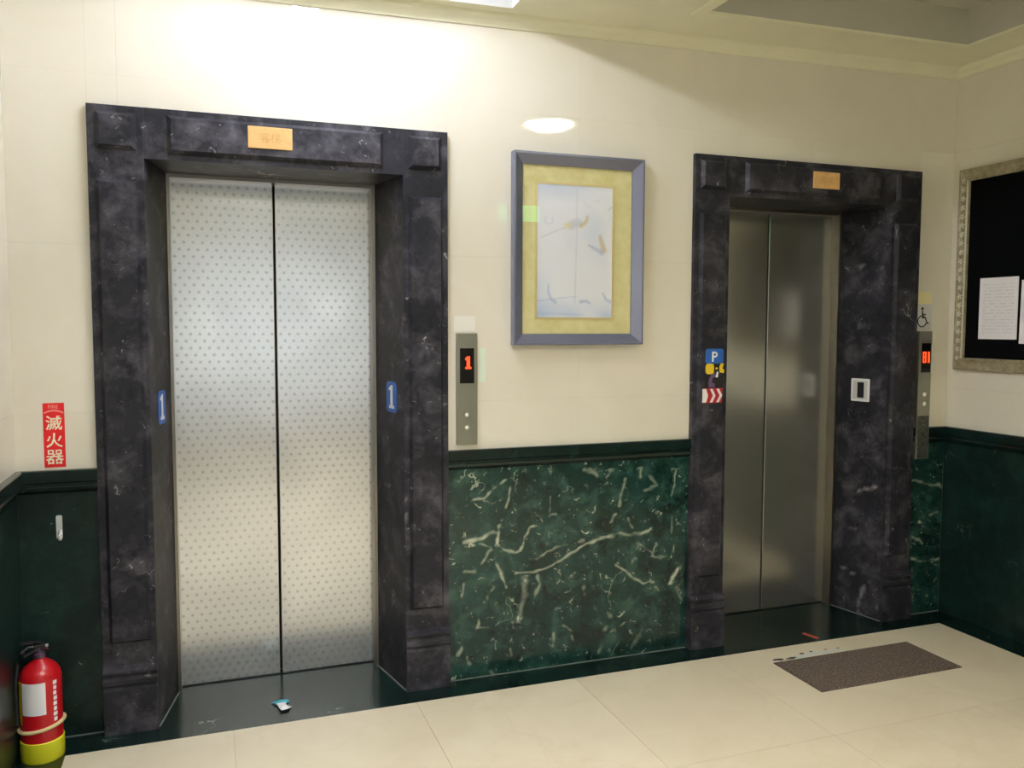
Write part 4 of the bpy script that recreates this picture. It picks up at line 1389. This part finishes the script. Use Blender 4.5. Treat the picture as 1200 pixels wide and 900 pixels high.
# ------------------------------------------------------------------ fire extinguisher
EX, EY = -0.187, -0.118
fe = thing('fire_extinguisher', 'red fire extinguisher with yellow foot band standing in the corner', 'fire extinguisher', (EX, EY, 0))
R = 0.066
c_ = (EX, EY)
body = put('cylinder', MB().lathe([(0.0, 0.012), (R - 0.006, 0.012), (R, 0.018), (R, 0.285), (R - 0.003, 0.302), (R - 0.012, 0.320), (R - 0.026, 0.334), (0.024, 0.344), (0.018, 0.350), (0.018, 0.362), (0.0, 0.362)], 40, c_), 'ext_red', fe, smooth=True)
put('foot_band', MB().lathe([(0.0, 0.0006), (R + 0.001, 0.0006), (R + 0.003, 0.004), (R + 0.003, 0.070), (R + 0.0005, 0.073), (R - 0.002, 0.073)], 40, c_), 'ext_yellow', fe, smooth=True)
pts = []
for k in range(28):
    a = 2 * math.pi * k / 28
    pts.append((EX + (R + 0.004) * math.cos(a), EY + (R + 0.004) * math.sin(a), 0.118 + 0.010 * math.cos(a)))
put('cord', MB().tube(pts, 0.0065, 8, True), 'cord', fe, smooth=True)
va = math.atan2(CAM_LOC[1] - EY, CAM_LOC[0] - EX)          # the side turned to the open lobby
def patch(name, mat, a0, a1, z0, z1, parent, off=0.0008):
    m = MB().lathe([(R, z0), (R + off, z0), (R + off, z1), (R, z1)], 14, c_, math.radians(a0), math.radians(a1))
    return put(name, m, mat, parent, smooth=True)
vd = math.degrees(va)
lab = patch('paper_label', 'white', vd - 78 + 20, vd + 32 - 20, 0.172, 0.284, body)
patch('yellow_label', 'ext_yellow', vd - 85, vd - 62, 0.135, 0.284, body)
for k in range(8):
    z = 0.282 - k * 0.0185
    patch('lettering_mark', 'white', vd + 33 + (k % 2), vd + 46 - (k % 3), z - 0.013, z, body)
put('neck', MB().lathe([(0.0, 0.355), (0.021, 0.355), (0.021, 0.368), (0.015, 0.372), (0.015, 0.392), (0.0, 0.392)], 20, c_), 'neck', fe, smooth=True)
put('valve', MB().box(EX - 0.016, EX + 0.020, EY - 0.014, EY + 0.014, 0.378, 0.402), 'rubber', fe, 0.004)
hd = Vector((math.cos(va - 1.0), math.sin(va - 1.0), 0))
def lever(z0, z1, L):
    s_ = Vector((-hd.y, hd.x, 0)) * 0.009
    p0, p1 = Vector((EX, EY, z0)) - hd * 0.012, Vector((EX, EY, z1)) + hd * L
    m = MB()
    for p in (p0, p0.lerp(p1, 0.5) + Vector((0, 0, 0.004)), p1):
        m.v += [p + s_, p - s_, p - s_ + Vector((0, 0, 0.006)), p + s_ + Vector((0, 0, 0.006))]
    for k in (0, 4):
        for q in range(4):
            m.f.append((k + q, k + (q + 1) % 4, k + 4 + (q + 1) % 4, k + 4 + q))
    m.f += [(0, 1, 2, 3), (8, 9, 10, 11)]
    return m
put('carry_handle', lever(0.380, 0.372, 0.060), 'rubber', fe, 0.002)
put('squeeze_lever', lever(0.400, 0.418, 0.066), 'rubber', fe, 0.002)
put('pressure_gauge', MB().plate(ellipse(0, 0, 0.011, 0.011, 16), lambda u, v, w: (EX + 0.021 + w, EY + u, 0.390 + v), 0.008), 'chrome', fe)
hs = Vector((math.cos(va - 1.35), math.sin(va - 1.35), 0))
hp = []
for d, z in ((0.010, 0.392), (0.034, 0.398), (0.056, 0.380), (0.068, 0.345), (0.0755, 0.300), (0.0765, 0.240), (0.0765, 0.170), (0.0765, 0.135)):
    hp.append(Vector((EX, EY, z)) + hs * d)
put('hose', MB().tube(hp, [0.007] * 6 + [0.008, 0.010], 10), 'rubber', fe, smooth=True)

# ------------------------------------------------------------------ small hook on the green marble
hk = thing('wall_hook', 'small pale plastic hook on the green marble above the fire extinguisher', 'hook', (-0.128, 0, 0.735))
put('base', MB().plate(rrect(0.020, 0.085, 0.006), face_y(-0.130, 0.0, 0.780), 0.004), 'hook', hk)
put('prong', MB().tube([(-0.126, -0.003, 0.770), (-0.126, -0.010, 0.748), (-0.126, -0.020, 0.740), (-0.126, -0.028, 0.748), (-0.126, -0.030, 0.756)], 0.006, 8), 'white', hk, smooth=True)

# ------------------------------------------------------------------ mat, litter and marks on the floor
mat = thing('floor_mat', 'thin brown flecked doormat in front of the dull steel lift', 'mat', (3.115, -0.455, 0.0))
put('pile', MB().box(2.742, 3.488, -0.606, -0.304, 0.0, 0.007), 'mat', mat, 0.002)
put('rim', MB().box(2.735, 3.495, -0.613, -0.297, 0.0, 0.004), 'mat', mat)

def flake(name, pts, z, mat_, label, cat, group=None, h=0.0006):
    o = put(name, MB().plate(pts, lambda u, v, w: (u, v, z + w), h), mat_, None, origin=(pts[0][0], pts[0][1], z))
    return tag(o, label, cat, group)

rm = thing('worn_marking', 'row of worn sticker remnants on the floor along the mat', 'floor marking', (2.98, -0.285, 0.0))
def blob(cx, cy, rx, ry, n=9, seed=0):
    r_ = random.Random(seed)
    return [(cx + rx * r_.uniform(0.6, 1.15) * math.cos(2 * math.pi * k / n), cy + ry * r_.uniform(0.6, 1.15) * math.sin(2 * math.pi * k / n)) for k in range(n)]
for k, (x, y, rx, ry, mt) in enumerate(((2.905, -0.268, 0.040, 0.020, 'scuff_pale'), (2.975, -0.262, 0.040, 0.022, 'scuff_pale'), (3.045, -0.262, 0.038, 0.020, 'scuff_pale'),
                                        (3.120, -0.262, 0.036, 0.014, 'scuff_pale'), (2.785, -0.268, 0.032, 0.012, 'scuff_dark'), (2.850, -0.275, 0.030, 0.011, 'scuff_dark'),
                                        (2.930, -0.245, 0.014, 0.008, 'scuff_dark'), (2.985, -0.240, 0.010, 0.007, 'scuff_dark'), (3.070, -0.240, 0.012, 0.007, 'scuff_tan'), (3.135, -0.246, 0.012, 0.007, 'scuff_tan'))):
    put('remnant', MB().plate(blob(x, y, rx, ry, 9, k), lambda u, v, w: (u, v, 0.0 + w), 0.0006 + 0.0001 * k), mt, rm)
flake('red_tape', [(3.098, -0.038), (3.118, -0.030), (3.140, -0.112), (3.118, -0.120)], 0.0008, 'tape_red', 'short strip of red tape on the dark green marble by the mat', 'tape')

sc_ = thing('paper_scrap', 'crumpled aqua and white paper scrap on the sill of the dotted steel lift', 'litter', (0.63, 0.0, 0.0008))
def crumple(pts, seed):
    r_ = random.Random(seed)
    m = MB()
    cx = sum(p[0] for p in pts) / len(pts); cy = sum(p[1] for p in pts) / len(pts)
    m.v = [Vector((x, y, 0.0008 + r_.uniform(0.0, 0.012))) for x, y in pts] + [Vector((cx, cy, 0.016))]
    n = len(pts)
    m.f = [(k, (k + 1) % n, n) for k in range(n)]
    m.v += [Vector((v.x, v.y, max(0.0008, v.z - 0.002))) for v in m.v[:n]] + [Vector((cx, cy, 0.0135))]
    m.f += [((k + 1) % n + n + 1, k + n + 1, 2 * n + 1) for k in range(n)]
    m.f += [(k, k + n + 1, (k + 1) % n + n + 1, (k + 1) % n) for k in range(n)]
    return m
put('aqua_part', crumple([(0.590, 0.040), (0.610, 0.028), (0.632, 0.036), (0.652, 0.050), (0.662, 0.022), (0.640, 0.005), (0.612, 0.002), (0.604, 0.020)], 1), 'aqua', sc_)
put('white_part', crumple([(0.612, 0.006), (0.646, 0.008), (0.650, -0.020), (0.668, -0.022), (0.652, -0.052), (0.625, -0.056), (0.618, -0.03)], 2), 'white', sc_)
